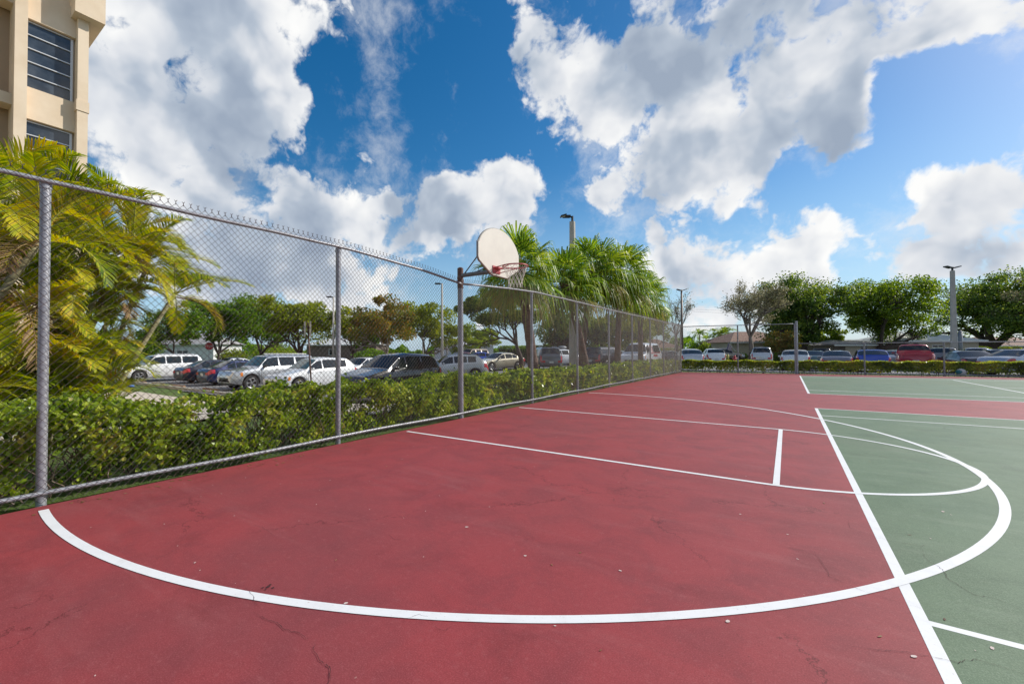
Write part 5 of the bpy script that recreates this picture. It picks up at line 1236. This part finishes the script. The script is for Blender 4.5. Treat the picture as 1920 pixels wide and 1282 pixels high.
# ------------------------------------------------------------------ houses
def house(px0, px1, depth, eave_py, ridge_py, wall, roofm, label, windows=(), hip=.35, gd=9, fascia=None, doors=()):
    A = np.array(gpos(px0, depth)); B = np.array(gpos(px1, depth*1.0)); d = B-A; d[2] = 0; Lh = np.linalg.norm(d); d /= Lh; n = np.array([-d[1], d[0], 0])
    if n @ np.array([A[0], A[1], 0]) < 0: n = -n
    gz = min(A[2], B[2])-.05; ze = pos((px0+px1)/2, eave_py, depth)[2]; zr = pos((px0+px1)/2, ridge_py, depth*1.08)[2]
    e = empty('house', (A[0], A[1], gz), label, 'house')
    P4 = lambda s, t, z: A*[1, 1, 0]+d*s+n*t+np.array([0, 0, z])
    b = MB(); b.add([P4(0, 0, gz), P4(Lh, 0, gz), P4(Lh, gd, gz), P4(0, gd, gz), P4(0, 0, ze), P4(Lh, 0, ze), P4(Lh, gd, ze), P4(0, gd, ze)], [(0, 1, 5, 4), (1, 2, 6, 5), (2, 3, 7, 6), (3, 0, 4, 7)]); part(b, 'wall', wall, e)
    o = .6; hp_ = hip*gd; b = MB()
    b.add([P4(-o, -o, ze-.02), P4(Lh+o, -o, ze-.02), P4(Lh+o, gd+o, ze-.02), P4(-o, gd+o, ze-.02), P4(hp_, gd/2, zr), P4(Lh-hp_, gd/2, zr)], [(0, 1, 5, 4), (1, 2, 5), (2, 3, 4, 5), (3, 0, 4), (3, 2, 1, 0)]); part(b, 'roof', roofm, e)
    b = MB(); b.add([P4(-o-.02, -o-.02, ze-.17), P4(Lh+o+.02, -o-.02, ze-.17), P4(Lh+o+.02, -o-.02, ze+.02), P4(-o-.02, -o-.02, ze+.02), P4(-o-.02, -o+.03, ze-.17), P4(Lh+o+.02, -o+.03, ze-.17), P4(Lh+o+.02, -o+.03, ze+.02), P4(-o-.02, -o+.03, ze+.02)], [(0, 1, 2, 3), (4, 7, 6, 5), (0, 4, 5, 1), (3, 2, 6, 7)]); part(b, 'fascia', fascia or pmat('white_trim', (.7, .69, .66), .6), e)
    for (s, wd, z0, z1) in windows:
        s *= Lh; b = MB(); c = P4(s, -.03, gz+(z0+z1)/2); b.obox(c, d*wd/2, n*.03, (0, 0, (z1-z0)/2)); fr = part(b, 'window', pmat('white_trim', (.7, .69, .66), .6), e)
        b = MB()
        for k in (-1, 1): b.obox(P4(s+k*wd*.235, -.062, gz+(z0+z1)/2), d*wd*.21, n*.008, (0, 0, (z1-z0)/2-.07))
        pn = b.build('pane', M_glass); pn.parent = fr; pn.matrix_parent_inverse = Matrix.Translation(e.location).inverted() @ Matrix.Identity(4)
        pn.matrix_parent_inverse = (Matrix.Translation(e.location) @ fr.matrix_parent_inverse).inverted() if 0 else Matrix.Identity(4)
    for (s, wd, z1, m) in doors:
        b = MB(); b.obox(P4(s*Lh, -.03, gz+z1/2), d*wd/2, n*.03, (0, 0, z1/2)); part(b, 'door', m, e)
    return e
HW = pmat('cream_wall', (.55, .47, .34), .85, noise=(2, .4, (.47, .40, .29))); HW2 = pmat('beige_wall', (.50, .42, .32), .85, noise=(2, .4, (.44, .36, .28)))
HWW = pmat('white_wall', (.62, .62, .62), .8, noise=(2, .4, (.5, .5, .5)))
RT = pmat('terracotta_roof', (.24, .13, .09), .85, noise=(2, .6, (.32, .22, .17)), bump=(12, .6, .05)); RG = pmat('grey_roof', (.30, .29, .28), .85, noise=(2, .6, (.4, .38, .36)), bump=(12, .6, .05)); RWh = pmat('white_roof', (.62, .62, .60), .7, noise=(2, .4, (.5, .5, .5)))
DW = pmat('dark_wood', (.10, .07, .05), .6)
house(1372, 1500, 66, 641, 622, HW, RT, 'cream bungalow with terracotta hip roof behind the half-bare tree', [(.42, 2.2, .9, 2.1), (.8, 1.4, .9, 2.0)])
house(1566, 1692, 60, 646, 637, HW2, RG, 'beige flat-looking bungalow with dark porch behind the blue hatchback', [(.42, 1.0, 1.5, 2.2)], doors=[(.06, 1.6, 2.0, DW)])
house(1702, 1835, 58, 638, 622, HW2, RWh, 'beige bungalow with long white roof edge behind the red pickup', [(.42, 1.5, 1.0, 2.2)])
house(1165, 1275, 92, 652, 636, HW2, RT, 'brown-roofed bungalow above the clipped hedge by the fence corner', [(.5, 1.5, .9, 2.0)])
house(285, 400, 74, 645, 626, HWW, RG, 'white bungalow with grey roof behind the stop sign', [(.5, 2.0, .9, 2.0)])
house(575, 705, 78, 646, 634, pmat('brown_wall', (.16, .12, .10), .8), RWh, 'low brown-walled house with white roof edge behind the middle fence post', [(.4, 2.0, .9, 2.0)])
house(815, 925, 85, 647, 634, HWW, RWh, 'long pale house with a white roof behind the hoop post', [(.4, 2.0, .9, 2.0)])
house(1850, 1990, 76, 648, 632, HW2, RT, 'terracotta-roofed house beyond the spreading tree at the far right', [(.4, 2.0, .9, 2.0)])

# ------------------------------------------------------------------ apartment building
bl = empty('apartment_building', (-18.5, 2, T(-18, 2)), 'cream stucco apartment building with louvred windows rising behind the feathery palms', 'building')
XW = -18.38; Z0 = -.65; Z1 = 15.5
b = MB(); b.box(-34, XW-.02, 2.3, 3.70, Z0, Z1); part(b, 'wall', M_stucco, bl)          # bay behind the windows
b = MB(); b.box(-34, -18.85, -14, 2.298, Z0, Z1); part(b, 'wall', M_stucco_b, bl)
for (ya, yb) in ((2.24, 2.505), (3.605, 3.865), (-1.9, -1.6)):
    b = MB(); b.box(-18.9, -18.0, ya, yb, Z0, Z1 if ya < 3 else 11.9); part(b, 'column', M_stucco, bl)
for z in (5.95, 8.95):
    b = MB(); b.box(-18.92, -17.975, 3.58, 3.89, z, z+.33); part(b, 'column_band', M_stucco, bl)
b = MB(); b.box(-24, -17.7, 3.47, 4.2, 11.88, Z1+.3); part(b, 'roof_block', M_stucco, bl)
for k, z in enumerate((3.2, 6.2, 9.2, 12.2)):
    b = MB(); b.box(-18.80, -18.30, -14, 2.24, z-.62, z-.30); part(b, 'floor_beam', M_stucco, bl)
M_alu = pmat('aluminium', (.62, .62, .62), .4, .5); M_bg = pmat('building_glass', (.02, .03, .045), .06, 0, 0, .6, noise=(1.6, .7, (.08, .10, .13)))
for zt in (11.27, 8.26, 5.25, 2.3):
    zb_ = zt-2.03; b = MB()
    b.box(XW-.018, XW+.05, 2.505, 2.53, zb_, zt); b.box(XW-.018, XW+.05, 3.50, 3.56, zb_, zt)
    b.box(XW-.018, XW+.06, 2.53, 3.50, zb_-.01, zb_+.03); b.box(XW-.018, XW+.06, 2.53, 3.50, zt-.03, zt)
    for k in range(1, 5): b.box(XW-.01, XW+.06, 2.53, 3.50, zb_+k*.406-.014, zb_+k*.406+.014)
    fr = part(b, 'window', M_alu, bl)
    b = MB()
    for k in range(5): b.box(XW-.012+.002*k, XW+.012+.002*k, 2.532, 3.498, zb_+k*.406+.016, zb_+(k+1)*.406-.016)
    gl = b.build('pane', M_bg); gl.parent = fr
    # spandrel and lintel around the opening stand proud
    b = MB(); b.box(XW-.02, XW+.16, 2.505, 3.604, zt+.03, zt+.98); part(b, 'spandrel', M_stucco, bl)
print('objects', len(scene.objects), 'verts', sum(len(o.data.vertices) for o in scene.objects if o.type == 'MESH'))
